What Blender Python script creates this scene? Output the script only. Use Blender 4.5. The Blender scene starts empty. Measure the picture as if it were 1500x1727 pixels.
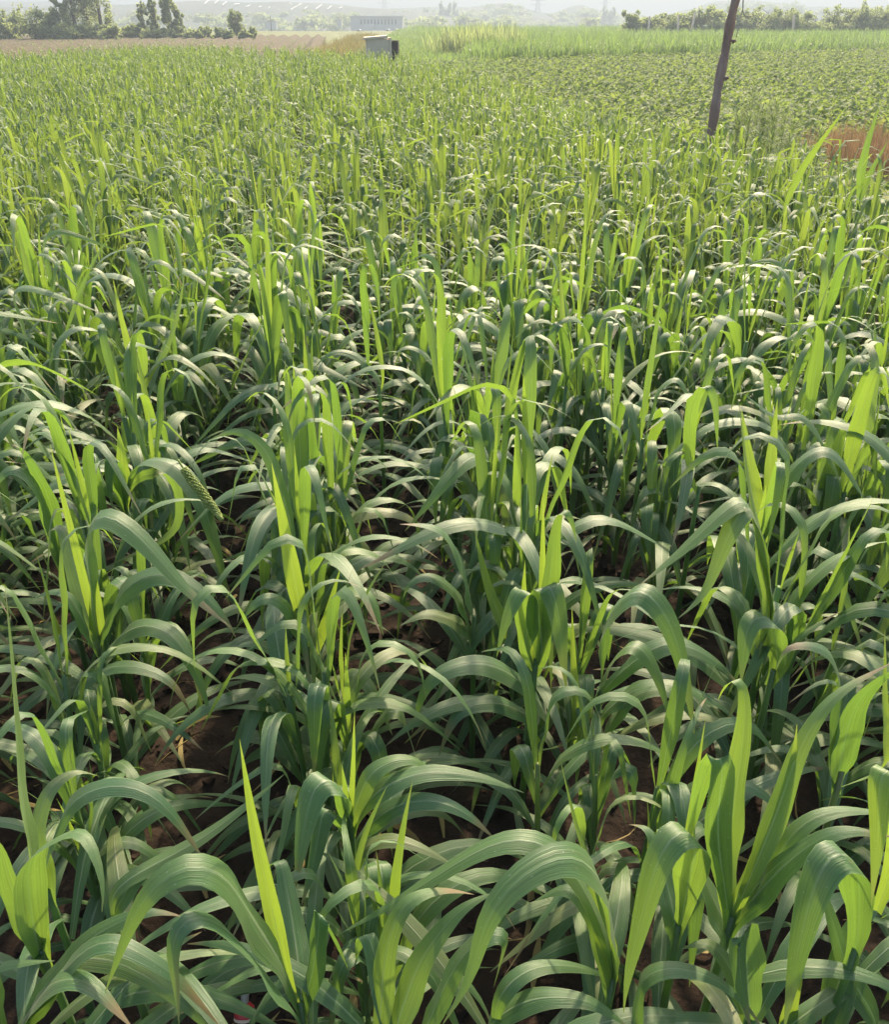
import bpy, math, random
import numpy as np

random.seed(7)
RNG = np.random.default_rng(11)
R = math.radians
sc = bpy.context.scene
COL = sc.collection

# ------------------------------------------------------------------ camera, sky, sun, exposure
H = 1.45                       # eye height
PITCH = R(29.0)
F_PX, CX, CY = 1504.0, 750.0, 863.5
cam_d = bpy.data.cameras.new("camera")
cam_d.sensor_fit = 'HORIZONTAL'
cam_d.angle = 2 * math.atan(750.0 / F_PX)
cam_d.clip_start, cam_d.clip_end = 0.02, 6000
cam = bpy.data.objects.new("camera", cam_d)
COL.objects.link(cam)
cam.location = (0, 0, H)
cam.rotation_euler = (math.pi / 2 - PITCH, 0, 0)
sc.camera = cam

SUN_EL, SUN_AZ = R(40), R(14)          # azimuth measured from +Y towards +X
world = bpy.data.worlds.new("World")
sc.world = world
world.use_nodes = True
wn = world.node_tree
bg = wn.nodes["Background"]
sky = wn.nodes.new("ShaderNodeTexSky")
sky.sky_type = 'NISHITA'
sky.sun_disc = False
sky.sun_elevation = SUN_EL
sky.sun_rotation = SUN_AZ
sky.dust_density = 5.0
sky.air_density = 1.0
wn.links.new(sky.outputs[0], bg.inputs[0])
bg.inputs[1].default_value = 0.15
sun_d = bpy.data.lights.new("sun", 'SUN')
sun_d.energy = 3.5
sun_d.angle = R(2.0)
sun_d.color = (1.0, 0.81, 0.54)
sun = bpy.data.objects.new("sun", sun_d)
COL.objects.link(sun)
sun.rotation_euler = (math.pi / 2 - SUN_EL, 0, math.pi - SUN_AZ)
sun.location = (10, 40, 40)
vs = sc.view_settings
vs.view_transform = 'Standard'
vs.look = 'None'
vs.gamma = 1.0
vs.use_curve_mapping = False
vs.exposure = 1.2
sc.cycles.max_bounces = 6
sc.cycles.diffuse_bounces = 4
sc.cycles.glossy_bounces = 3
sc.cycles.transmission_bounces = 6
sc.cycles.volume_bounces = 0
sc.cycles.caustics_reflective = False
sc.cycles.caustics_refractive = False

# ------------------------------------------------------------------ pixel to place
FWD = np.array([0, math.cos(PITCH), -math.sin(PITCH)])
UPV = np.array([0, math.sin(PITCH), math.cos(PITCH)])
EYE = np.array([0, 0, H])
def ray(px, py):
    d = FWD + UPV * ((CY - py) / F_PX)
    return d + np.array([(px - CX) / F_PX, 0, 0])
def at(px, py, Y):
    d = ray(px, py)
    return EYE + d * (Y / d[1])
def at_z(px, py, z):
    d = ray(px, py)
    return EYE + d * ((z - H) / d[2])
def depth(p):
    return float(np.dot(np.asarray(p) - EYE, FWD))

# ------------------------------------------------------------------ mesh helpers
def mesh_np(name, V, F4, attr=None, smooth=True):
    """mesh from vertex array and quad (or mixed with -1 padded tri) face array"""
    V = np.asarray(V, np.float32); F4 = np.asarray(F4, np.int32)
    me = bpy.data.meshes.new(name)
    me.vertices.add(len(V)); me.vertices.foreach_set("co", V.ravel())
    k = F4.shape[1]
    me.loops.add(F4.size); me.loops.foreach_set("vertex_index", F4.ravel())
    me.polygons.add(len(F4))
    me.polygons.foreach_set("loop_start", np.arange(0, F4.size, k, dtype=np.int32))
    me.polygons.foreach_set("loop_total", np.full(len(F4), k, np.int32))
    me.polygons.foreach_set("use_smooth", np.full(len(F4), smooth))
    if attr is not None:
        a = me.attributes.new("leaf", 'FLOAT_COLOR', 'POINT')
        a.data.foreach_set("color", np.asarray(attr, np.float32).ravel())
    me.update(calc_edges=True)
    me.validate()
    return me
def link(name, me, mat=None, parent=None, loc=None):
    o = bpy.data.objects.new(name, me)
    COL.objects.link(o)
    if mat is not None and me is not None and not me.materials:
        me.materials.append(mat)
    if parent is not None: o.parent = parent
    if loc is not None: o.location = loc
    return o
def tag(o, label=None, cat=None, group=None, kind=None):
    if label: o["label"] = label
    if cat: o["category"] = cat
    if group: o["group"] = group
    if kind: o["kind"] = kind
    return o
def empty(name, loc=(0, 0, 0), rz=0.0):
    o = bpy.data.objects.new(name, None)
    COL.objects.link(o)
    o.location = loc; o.rotation_euler = (0, 0, rz); o.empty_display_size = 0.05
    return o
class Acc:
    """collects quads with the per-vertex leaf attribute"""
    def __init__(s): s.V, s.F, s.A, s.n = [], [], [], 0
    def add(s, V, F, A=None):
        V = np.asarray(V, np.float32)
        s.V.append(V); s.F.append(np.asarray(F, np.int32) + s.n)
        s.A.append(np.zeros((len(V), 4), np.float32) if A is None else np.asarray(A, np.float32))
        s.n += len(V)
    def mesh(s, name, smooth=True):
        return mesh_np(name, np.concatenate(s.V), np.concatenate(s.F), np.concatenate(s.A), smooth)
def box_arr(x0, x1, y0, y1, z0, z1):
    V = np.array([(x, y, z) for z in (z0, z1) for y in (y0, y1) for x in (x0, x1)], float)
    F = np.array([(0, 2, 3, 1), (4, 5, 7, 6), (0, 1, 5, 4), (2, 6, 7, 3), (0, 4, 6, 2), (1, 3, 7, 5)])
    return V, F
def tube_arr(P, rad, k=6, cap=True):
    P = np.asarray(P, float); n = len(P)
    rad = np.broadcast_to(np.asarray(rad, float), (n,))
    T = np.gradient(P, axis=0); T /= np.linalg.norm(T, axis=1)[:, None] + 1e-9
    ref = np.array([1.0, 0, 0]) if abs(T[0, 0]) < 0.8 else np.array([0, 1.0, 0])
    U = np.cross(T, ref); U /= np.linalg.norm(U, axis=1)[:, None] + 1e-9
    W = np.cross(T, U)
    a = np.arange(k) * 2 * math.pi / k
    V = P[:, None, :] + rad[:, None, None] * (np.cos(a)[None, :, None] * U[:, None, :] + np.sin(a)[None, :, None] * W[:, None, :])
    V = V.reshape(-1, 3)
    i = np.arange(n - 1)[:, None] * k; j = np.arange(k)[None, :]; j2 = (j + 1) % k
    F = np.stack([i + j, i + j2, i + k + j2, i + k + j], -1).reshape(-1, 4)
    if cap and k == 6:
        e = (n - 1) * k
        F = np.concatenate([F, [[e, e + 1, e + 2, e + 3], [e, e + 3, e + 4, e + 5], [3, 2, 1, 0], [5, 4, 3, 0]]])
    return V, F
def attr_const(n, u=0.5, v=0.3, rnd=0.5, young=0.0):
    return np.tile(np.array([[u, v, rnd, young]], np.float32), (n, 1))

# value noise for relief
def vnoise(x, y, seed=0):
    xi, yi = np.floor(x).astype(np.int64), np.floor(y).astype(np.int64)
    xf, yf = x - xi, y - yi
    def h(a, b):
        n = (a * 374761393 + b * 668265263 + seed * 1442695041) & 0x7fffffff
        n = ((n ^ (n >> 13)) * 1274126177) & 0x7fffffff
        return ((n ^ (n >> 16)) & 0xffff) / 65535.0
    sx, sy = xf * xf * (3 - 2 * xf), yf * yf * (3 - 2 * yf)
    return (h(xi, yi) * (1 - sx) + h(xi + 1, yi) * sx) * (1 - sy) + (h(xi, yi + 1) * (1 - sx) + h(xi + 1, yi + 1) * sx) * sy

# ------------------------------------------------------------------ materials
def new_mat(name):
    m = bpy.data.materials.new(name); m.use_nodes = True
    nt = m.node_tree; nt.nodes.clear()
    out = nt.nodes.new("ShaderNodeOutputMaterial")
    return m, nt, out
def N(nt, t, **kw):
    n = nt.nodes.new(t)
    for k, v in kw.items(): setattr(n, k, v)
    return n
def mathn(nt, op, a, b=None, c=None, clamp=False):
    n = N(nt, "ShaderNodeMath", operation=op, use_clamp=clamp)
    for i, x in enumerate((a, b, c)):
        if x is None: continue
        if hasattr(x, "is_output"): nt.links.new(x, n.inputs[i])
        else: n.inputs[i].default_value = x
    return n.outputs[0]
def mixc(nt, f, a, b, mode='MIX'):
    n = N(nt, "ShaderNodeMix", data_type='RGBA', blend_type=mode)
    for idx, x in ((0, f), (6, a), (7, b)):
        if hasattr(x, "is_output"): nt.links.new(x, n.inputs[idx])
        else: n.inputs[idx].default_value = x if idx == 0 else (*x, 1)
    return n.outputs[2]
def ramp(nt, fac, stops):
    n = N(nt, "ShaderNodeValToRGB")
    el = n.color_ramp.elements
    el[0].position, el[0].color = stops[0][0], (*stops[0][1], 1)
    el[1].position, el[1].color = stops[1][0], (*stops[1][1], 1)
    for p, c in stops[2:]:
        e = el.new(p); e.color = (*c, 1)
    nt.links.new(fac, n.inputs[0])
    return n.outputs[0]

def leaf_material(name, dark, light, young_c, t_dark, t_light, t_young, trans=0.42, rough=0.42, spec=0.55, veins=True, sheen=0.0):
    m, nt, out = new_mat(name)
    L = nt.links
    at_ = N(nt, "ShaderNodeAttribute", attribute_name="leaf")
    sep = N(nt, "ShaderNodeSeparateColor"); L.new(at_.outputs["Color"], sep.inputs[0])
    u, v, rnd, young = sep.outputs[0], sep.outputs[1], sep.outputs[2], at_.outputs["Alpha"]
    oi = N(nt, "ShaderNodeObjectInfo")
    r2 = mathn(nt, 'FRACT', mathn(nt, 'ADD', rnd, mathn(nt, 'MULTIPLY', oi.outputs["Random"], 0.9)))
    col = mixc(nt, r2, dark, light)
    tcol = mixc(nt, r2, t_dark, t_light)
    yv = mathn(nt, 'MULTIPLY', young, 1.0, clamp=True)
    col = mixc(nt, yv, col, young_c)
    tcol = mixc(nt, yv, tcol, t_young)
    bump_h = None
    if veins:
        comb = N(nt, "ShaderNodeCombineXYZ")
        L.new(mathn(nt, 'MULTIPLY', u, 26.0), comb.inputs[0])
        L.new(mathn(nt, 'MULTIPLY', v, 2.2), comb.inputs[1])
        L.new(mathn(nt, 'MULTIPLY', r2, 40.0), comb.inputs[2])
        nz = N(nt, "ShaderNodeTexNoise"); nz.inputs["Scale"].default_value = 1.0; nz.inputs["Detail"].default_value = 3.0 if veins != 'lite' else 0.0
        L.new(comb.outputs[0], nz.inputs["Vector"])
        st = nz.outputs[0]
        k = mathn(nt, 'ADD', mathn(nt, 'MULTIPLY', st, 1.1), 0.45)
        kk = N(nt, "ShaderNodeCombineColor")
        for i in range(3): L.new(k, kk.inputs[i])
        col = mixc(nt, 1.0, col, kk.outputs[0], 'MULTIPLY')
        tcol = mixc(nt, 0.7, tcol, kk.outputs[0], 'MULTIPLY')
    if veins == 'lite':
        du = mathn(nt, 'ABSOLUTE', mathn(nt, 'SUBTRACT', u, 0.5))
        rib = mathn(nt, 'MULTIPLY', mathn(nt, 'SUBTRACT', 1.0, mathn(nt, 'DIVIDE', du, 0.08), clamp=True), 0.45)
        col = mixc(nt, rib, col, (0.30, 0.40, 0.22))
    elif veins:
        # soft blotches along the blade and paler, drier old leaves
        comb2 = N(nt, "ShaderNodeCombineXYZ")
        L.new(mathn(nt, 'MULTIPLY', u, 3.0), comb2.inputs[0]); L.new(mathn(nt, 'MULTIPLY', v, 7.0), comb2.inputs[1]); L.new(mathn(nt, 'MULTIPLY', r2, 91.0), comb2.inputs[2])
        nb = N(nt, "ShaderNodeTexNoise"); nb.inputs["Scale"].default_value = 1.0; nb.inputs["Detail"].default_value = 4.0
        L.new(comb2.outputs[0], nb.inputs["Vector"])
        blot = mathn(nt, 'MULTIPLY', mathn(nt, 'SUBTRACT', nb.outputs[0], 0.52), 2.2, clamp=True)
        col = mixc(nt, blot, col, (0.13, 0.17, 0.07))
        old = mathn(nt, 'MULTIPLY', mathn(nt, 'SUBTRACT', r2, 0.88), 5.0, clamp=True)
        old = mathn(nt, 'MULTIPLY', old, mathn(nt, 'ADD', 0.35, nb.outputs[0]), clamp=True)
        col = mixc(nt, old, col, (0.24, 0.23, 0.10))
        nd = N(nt, "ShaderNodeTexNoise"); nd.inputs["Scale"].default_value = 2.6; nd.inputs["Detail"].default_value = 2.0
        L.new(comb2.outputs[0], nd.inputs["Vector"])
        spot = mathn(nt, 'MULTIPLY', mathn(nt, 'SUBTRACT', nd.outputs[0], 0.70), 9.0, clamp=True)
        col = mixc(nt, mathn(nt, 'MULTIPLY', spot, 0.7), col, (0.20, 0.15, 0.06))
        # midrib
        du = mathn(nt, 'ABSOLUTE', mathn(nt, 'SUBTRACT', u, 0.5))
        rib = mathn(nt, 'MULTIPLY', mathn(nt, 'SUBTRACT', 1.0, mathn(nt, 'DIVIDE', du, 0.05), clamp=True), 1.7, clamp=True)
        rib = mathn(nt, 'MULTIPLY', rib, mathn(nt, 'SUBTRACT', 0.95, v, clamp=True))
        col = mixc(nt, mathn(nt, 'MULTIPLY', rib, 0.8), col, (0.42, 0.50, 0.32))
        tcol = mixc(nt, mathn(nt, 'MULTIPLY', rib, 0.5), tcol, (0.10, 0.22, 0.02))
        # pale margin
        edge = mathn(nt, 'MULTIPLY', mathn(nt, 'SUBTRACT', du, 0.465), 20.0, clamp=True)
        col = mixc(nt, mathn(nt, 'MULTIPLY', edge, 0.6), col, (0.26, 0.36, 0.12))
        # dried tip, only on some leaves
        tip = mathn(nt, 'MULTIPLY', mathn(nt, 'SUBTRACT', v, mathn(nt, 'ADD', 0.80, mathn(nt, 'MULTIPLY', r2, 0.20))), 14.0, clamp=True)
        col = mixc(nt, tip, col, (0.22, 0.16, 0.08))
        # a few pale specks
        vo = N(nt, "ShaderNodeTexVoronoi"); vo.inputs["Scale"].default_value = 1.0
        comb3 = N(nt, "ShaderNodeCombineXYZ")
        L.new(mathn(nt, 'MULTIPLY', u, 4.0), comb3.inputs[0]); L.new(mathn(nt, 'MULTIPLY', v, 46.0), comb3.inputs[1]); L.new(mathn(nt, 'MULTIPLY', r2, 57.0), comb3.inputs[2])
        L.new(comb3.outputs[0], vo.inputs["Vector"])
        spk = mathn(nt, 'LESS_THAN', vo.outputs["Distance"], 0.085)
        col = mixc(nt, mathn(nt, 'MULTIPLY', spk, 0.55), col, (0.45, 0.50, 0.36))
        bump_h = mathn(nt, 'ADD', st, mathn(nt, 'MULTIPLY', rib, -0.8))
    p = N(nt, "ShaderNodeBsdfPrincipled")
    L.new(col, p.inputs["Base Color"])
    p.inputs["Roughness"].default_value = rough
    p.inputs["Specular IOR Level"].default_value = spec
    p.inputs["Sheen Weight"].default_value = sheen
    p.inputs["Sheen Roughness"].default_value = 0.45
    tr = N(nt, "ShaderNodeBsdfTranslucent"); L.new(tcol, tr.inputs["Color"])
    if bump_h is not None:
        b = N(nt, "ShaderNodeBump"); b.inputs["Strength"].default_value = 0.45; b.inputs["Distance"].default_value = 0.002
        L.new(bump_h, b.inputs["Height"])
        L.new(b.outputs[0], p.inputs["Normal"])
    mx = N(nt, "ShaderNodeMixShader"); mx.inputs[0].default_value = trans
    L.new(p.outputs[0], mx.inputs[1]); L.new(tr.outputs[0], mx.inputs[2])
    L.new(mx.outputs[0], out.inputs[0])
    return m

def surf_material(name, c1, c2, scale=4.0, rough=0.9, bump=0.3, c3=None, dist=0.02, coord='Object', stretch=(1, 1, 1)):
    m, nt, out = new_mat(name)
    L = nt.links
    tc = N(nt, "ShaderNodeTexCoord")
    mp = N(nt, "ShaderNodeMapping"); mp.inputs["Scale"].default_value = stretch
    L.new(tc.outputs[coord], mp.inputs[0])
    nz = N(nt, "ShaderNodeTexNoise"); nz.inputs["Scale"].default_value = scale; nz.inputs["Detail"].default_value = 8
    nz.inputs["Roughness"].default_value = 0.65
    L.new(mp.outputs[0], nz.inputs["Vector"])
    stops = [(0.32, c1), (0.68, c2)]
    if c3: stops = [(0.28, c1), (0.72, c3), (0.5, c2)]
    col = ramp(nt, nz.outputs[0], stops)
    p = N(nt, "ShaderNodeBsdfPrincipled"); p.inputs["Roughness"].default_value = rough
    p.inputs["Specular IOR Level"].default_value = 0.25
    L.new(col, p.inputs["Base Color"])
    nz2 = N(nt, "ShaderNodeTexNoise"); nz2.inputs["Scale"].default_value = scale * 5; nz2.inputs["Detail"].default_value = 6
    L.new(mp.outputs[0], nz2.inputs["Vector"])
    b = N(nt, "ShaderNodeBump"); b.inputs["Strength"].default_value = bump; b.inputs["Distance"].default_value = dist
    L.new(mathn(nt, 'ADD', nz.outputs[0], mathn(nt, 'MULTIPLY', nz2.outputs[0], 0.5)), b.inputs["Height"])
    L.new(b.outputs[0], p.inputs["Normal"])
    L.new(p.outputs[0], out.inputs[0])
    return m

M = {}
M['millet'] = leaf_material("millet_leaf", (0.046, 0.132, 0.046), (0.082, 0.174, 0.050), (0.13, 0.235, 0.042),
                            (0.16, 0.31, 0.035), (0.24, 0.40, 0.045), (0.37, 0.53, 0.045), trans=0.38, rough=0.50, spec=0.85, sheen=0.09)
M['millet_far'] = leaf_material("millet_leaf_far", (0.058, 0.130, 0.050), (0.096, 0.170, 0.056), (0.13, 0.225, 0.042),
                            (0.19, 0.31, 0.045), (0.28, 0.40, 0.055), (0.42, 0.53, 0.055), trans=0.36, rough=0.62, spec=0.40, sheen=0.12, veins='lite')
M['crop'] = leaf_material("far_crop_leaf", (0.105, 0.155, 0.060), (0.145, 0.192, 0.078), (0.17, 0.22, 0.08),
                          (0.20, 0.34, 0.07), (0.28, 0.42, 0.09), (0.36, 0.48, 0.10), veins=False)
M['bean'] = leaf_material("bean_leaf", (0.120, 0.180, 0.075), (0.165, 0.215, 0.095), (0.19, 0.235, 0.095),
                          (0.18, 0.28, 0.05), (0.30, 0.40, 0.08), (0.40, 0.48, 0.09), trans=0.4, veins=False, spec=0.22, rough=0.65)
M['tree'] = leaf_material("tree_leaf", (0.150, 0.185, 0.105), (0.195, 0.225, 0.120), (0.22, 0.26, 0.12),
                          (0.32, 0.40, 0.16), (0.42, 0.50, 0.18), (0.48, 0.56, 0.16), trans=0.5, veins=False, spec=0.3, rough=0.55)
M['weed'] = leaf_material("feathery_weed_leaf", (0.110, 0.155, 0.085), (0.145, 0.190, 0.105), (0.17, 0.22, 0.10),
                          (0.22, 0.32, 0.10), (0.30, 0.40, 0.13), (0.36, 0.45, 0.12), trans=0.5, veins=False, spec=0.2, rough=0.6)
M['dry'] = leaf_material("dry_grass_blade", (0.25, 0.19, 0.08), (0.36, 0.29, 0.12), (0.2, 0.24, 0.07),
                         (0.30, 0.24, 0.08), (0.42, 0.34, 0.12), (0.35, 0.4, 0.08), trans=0.3, veins=False, spec=0.2, rough=0.6)
M['straw'] = leaf_material("stubble_straw", (0.22, 0.140, 0.080), (0.38, 0.27, 0.16), (0.3, 0.2, 0.1),
                           (0.26, 0.15, 0.07), (0.40, 0.26, 0.13), (0.4, 0.3, 0.1), trans=0.25, veins=False, spec=0.2, rough=0.6)
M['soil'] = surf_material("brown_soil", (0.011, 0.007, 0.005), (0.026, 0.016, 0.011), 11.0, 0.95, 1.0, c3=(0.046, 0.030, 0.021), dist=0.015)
M['ground'] = surf_material("field_ground", (0.10, 0.11, 0.045), (0.13, 0.155, 0.05), 0.35, 0.95, 0.4, c3=(0.17, 0.155, 0.07), dist=0.1)
M['plough'] = surf_material("ploughed_soil", (0.048, 0.036, 0.014), (0.070, 0.052, 0.021), 1.2, 0.95, 0.6, c3=(0.092, 0.075, 0.033), dist=0.08)
M['bark'] = surf_material("weathered_wood", (0.19, 0.115, 0.09), (0.30, 0.20, 0.165), 9.0, 0.85, 0.8, c3=(0.44, 0.35, 0.30), dist=0.012, stretch=(1, 1, 0.25))
M['trunk'] = surf_material("tree_bark", (0.09, 0.075, 0.055), (0.17, 0.14, 0.11), 6.0, 0.9, 0.5)
M['concrete'] = surf_material("concrete", (0.62, 0.50, 0.37), (0.68, 0.56, 0.42), 5.0, 0.85, 0.25, c3=(0.72, 0.60, 0.46), dist=0.01)
M['darkwood'] = surf_material("dark_board", (0.035, 0.024, 0.016), (0.065, 0.045, 0.030), 12.0, 0.85, 0.5, dist=0.01)
M['hill'] = surf_material("scrub_hill", (0.030, 0.050, 0.035), (0.060, 0.078, 0.052), 0.03, 0.95, 0.5, c3=(0.10, 0.10, 0.075), dist=1.0)
M['white'] = surf_material("white_paint", (0.42, 0.42, 0.41), (0.50, 0.50, 0.49), 0.5, 0.6, 0.05)
M['panel'] = surf_material("pale_panel", (0.48, 0.49, 0.50), (0.56, 0.57, 0.58), 0.5, 0.5, 0.02)
M['window'] = surf_material("dark_glass", (0.03, 0.035, 0.04), (0.06, 0.065, 0.07), 1.0, 0.15, 0.02)
M['steel'] = surf_material("grey_steel", (0.20, 0.21, 0.22), (0.27, 0.28, 0.29), 1.0, 0.6, 0.05)
M['rope'] = surf_material("pale_cord", (0.45, 0.38, 0.28), (0.6, 0.52, 0.4), 60.0, 0.9, 0.3)
M['sack'] = surf_material("white_sack", (0.66, 0.66, 0.62), (0.78, 0.78, 0.75), 6.0, 0.7, 0.3)
M['red'] = surf_material("red_plastic", (0.42, 0.035, 0.04), (0.55, 0.06, 0.06), 30.0, 0.35, 0.05)
M['pale'] = surf_material("painted_highlight", (0.70, 0.48, 0.38), (0.78, 0.56, 0.44), 40.0, 0.5, 0.05)  # pale highlight on the red cap, put in as colour
M['clear'] = surf_material("cloudy_plastic", (0.26, 0.25, 0.22), (0.36, 0.34, 0.30), 40.0, 0.3, 0.05)
M['head'] = leaf_material("seed_head", (0.26, 0.34, 0.08), (0.38, 0.44, 0.13), (0.3, 0.4, 0.1), (0.3, 0.4, 0.05), (0.45, 0.5, 0.1), (0.4, 0.5, 0.1), trans=0.25, veins=False, rough=0.6)

# ------------------------------------------------------------------ leaf blade shapes
def blade(C, wdir, W, cols=4, fold=0.22, ripple=0.0, rnd=0.5, young=0.0, ph=0.0, taper=0.0, vspan=(0, 1)):
    """ribbon along C (n,3); wdir (3,) or (n,3) width direction; returns V,F,A"""
    C = np.asarray(C, float); n = len(C)
    T = np.gradient(C, axis=0); T /= np.linalg.norm(T, axis=1)[:, None] + 1e-9
    wd = np.broadcast_to(np.asarray(wdir, float), (n, 3))
    wd = wd - T * np.sum(wd * T, axis=1)[:, None]
    wd = wd / (np.linalg.norm(wd, axis=1)[:, None] + 1e-9)
    Nn = np.cross(wd, T)
    sl = np.concatenate([[0], np.cumsum(np.linalg.norm(np.diff(C, axis=0), axis=1))]); tot = sl[-1]; s = sl / tot
    prof = (0.30 + 0.70 * smooth(s / 0.42)) * np.clip(1 - np.clip((s - 0.34) / 0.66, 0, 1) ** 1.5, 0.0, 1)
    prof = np.maximum(prof, 0.015)
    hw = 0.5 * W * prof
    t = np.linspace(-1, 1, cols + 1)
    fl = fold * (1 - 0.65 * s)
    V = C[:, None, :] + wd[:, None, :] * (t[None, :] * hw[:, None])[:, :, None]
    lift = np.abs(t)[None, :] * (fl * hw)[:, None]
    if ripple:
        rp = ripple * np.sin(s * 23 + ph)[:, None] * (t[None, :] > 0) * np.abs(t)[None, :] + ripple * np.sin(s * 19 + ph * 2.3)[:, None] * (t[None, :] < 0) * np.abs(t)[None, :]
        lift = lift + rp * np.exp(-((s - 0.3) / 0.3) ** 2)[:, None] * W
    V = V + Nn[:, None, :] * lift[:, :, None]
    m = cols + 1
    i = np.arange(n - 1)[:, None] * m; j = np.arange(cols)[None, :]
    Fq = np.stack([i + j, i + j + 1, i + m + j + 1, i + m + j], -1).reshape(-1, 4)
    A = np.zeros((n, m, 4), np.float32)
    A[:, :, 0] = (t * 0.5 + 0.5)[None, :]
    A[:, :, 1] = (vspan[0] + (vspan[1] - vspan[0]) * s)[:, None]
    A[:, :, 2] = rnd; A[:, :, 3] = young
    return V.reshape(-1, 3), Fq, A.reshape(-1, 4)

def smooth(x): 
    x = np.clip(x, 0, 1); return x * x * (3 - 2 * x)
def leaf_curve(p, n):
    """p: dict z0, phi, L, th0, th1, s0, ds, drift -> centreline and width direction"""
    s = np.linspace(0, 1, n)
    # put more samples round the bend
    sm = (s[1:] + s[:-1]) / 2
    th = p['th0'] + (p['th1'] - p['th0']) * smooth((sm - p['s0']) / p['ds'])
    ph = p['phi'] + p['drift'] * sm
    d = np.stack([np.sin(th) * np.cos(ph), np.sin(th) * np.sin(ph), np.cos(th)], -1) * (p['L'] / (n - 1))
    C = np.concatenate([[[0, 0, 0]], np.cumsum(d, axis=0)]) + np.array([0.004 * math.cos(p['phi']), 0.004 * math.sin(p['phi']), p['z0']])
    phn = p['phi'] + p['drift'] * s
    tw = p['twist'] * s
    wd = np.stack([-np.sin(phn), np.cos(phn), np.tan(np.clip(tw, -1.2, 1.2))], -1)
    return C, wd
def plant_params(seed, big=1.0):
    r = random.Random(seed)
    hs = r.uniform(0.30, 0.48) * big
    nl = r.randint(10, 12)
    ph0 = r.uniform(0, 2 * math.pi)
    out = []
    for i in range(nl):
        f = i / (nl - 1)
        z0 = 0.04 + (hs - 0.04) * f ** 0.85
        p = dict(z0=z0, phi=ph0 + i * math.pi + r.gauss(0, 0.7), L=r.uniform(0.30, 0.47) * big * (1.0 - 0.3 * abs(f - 0.6)),
                 W=r.uniform(0.020, 0.035) * (1 - 0.22 * (1 - f)), drift=r.gauss(0, 0.4), twist=r.gauss(0, 0.5), rnd=r.random(), ph=r.uniform(0, 6), young=0.0)
        if f < 0.4:
            p.update(th0=R(r.uniform(22, 42)), th1=R(r.uniform(115, 160)), s0=r.uniform(-0.1, 0.1), ds=r.uniform(0.85, 1.15))
        elif f < 0.88:
            if r.random() < 0.36:
                p.update(th0=R(r.uniform(8, 24)), th1=R(r.uniform(150, 178)), s0=r.uniform(0.22, 0.42), ds=r.uniform(0.2, 0.4))
            else:
                p.update(th0=R(r.uniform(10, 30)), th1=R(r.uniform(115, 170)), s0=r.uniform(0.0, 0.2), ds=r.uniform(0.6, 0.95))
            p['young'] = 0.3 * r.random() ** 2
        else:
            k = r.random()
            p['young'] = 0.2 + 0.5 * r.random()
            p['W'] *= 0.68
            if k < 0.22:
                p.update(th0=R(r.uniform(2, 14)), th1=R(r.uniform(6, 45)), s0=0.2, ds=0.8, L=r.uniform(0.22, 0.36) * big)
            else:
                p.update(th0=R(r.uniform(4, 16)), th1=R(r.uniform(110, 172)), s0=r.uniform(0.35, 0.55), ds=r.uniform(0.2, 0.5), L=r.uniform(0.3, 0.42) * big)
                p['young'] *= 0.5
        out.append(p)
    # rolled newest leaf in the whorl
    out.append(dict(z0=hs, phi=ph0 + r.uniform(0, 6), L=r.uniform(0.10, 0.27) * big, W=r.uniform(0.007, 0.011), drift=0, twist=0, rnd=r.random(), ph=0,
                    young=r.uniform(.4, .9), th0=R(r.uniform(0, 10)), th1=R(r.uniform(2, 22)), s0=0.1, ds=0.9))
    return hs, out
def stalk_arr(hs, k=6, lean=(0, 0)):
    z = np.linspace(0, hs, 5)
    P = np.stack([lean[0] * z / max(hs, .01), lean[1] * z / max(hs, .01), z], -1)
    V, F = tube_arr(P, np.linspace(0.0075, 0.0050, 5), k)
    return V, F, attr_const(len(V), 0.3, 0.2, 0.55, 0.22)

# ------------------------------------------------------------------ ground
def terrain(x, y):
    d = np.clip((np.asarray(y, float) - 115) / 200, 0, 1)
    return -0.03 - 4.5 * smooth(d)
ys = np.concatenate([np.linspace(-60, 110, 18), np.linspace(118, 330, 24), np.array([400, 600, 900, 1400])])
xs = np.concatenate([np.array([-1400, -900, -500, -300]), np.linspace(-200, 200, 21), np.array([300, 500, 900, 1400])])
gx, gy = np.meshgrid(xs, ys)
gv = np.stack([gx, gy, terrain(gx, gy)], -1).reshape(-1, 3)
nx = len(xs); ii = np.arange(len(ys) - 1)[:, None] * nx; jj = np.arange(nx - 1)[None, :]
gf = np.stack([ii + jj, ii + jj + 1, ii + nx + jj + 1, ii + nx + jj], -1).reshape(-1, 4)
tag(link("ground", mesh_np("ground", gv, gf), M['ground']), kind='structure')

ROW_A = R(10.0)                      # rows run 10 degrees left of the view
RD = np.array([-math.sin(ROW_A), math.cos(ROW_A)])
RN = np.array([math.cos(ROW_A), math.sin(ROW_A)])
ROW0, ROW_S = 0.012, 0.42
def uw(x, y): return x * RN[0] + y * RN[1], x * RD[0] + y * RD[1]
def xy(u, w): return RN * u + RD * w

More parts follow.
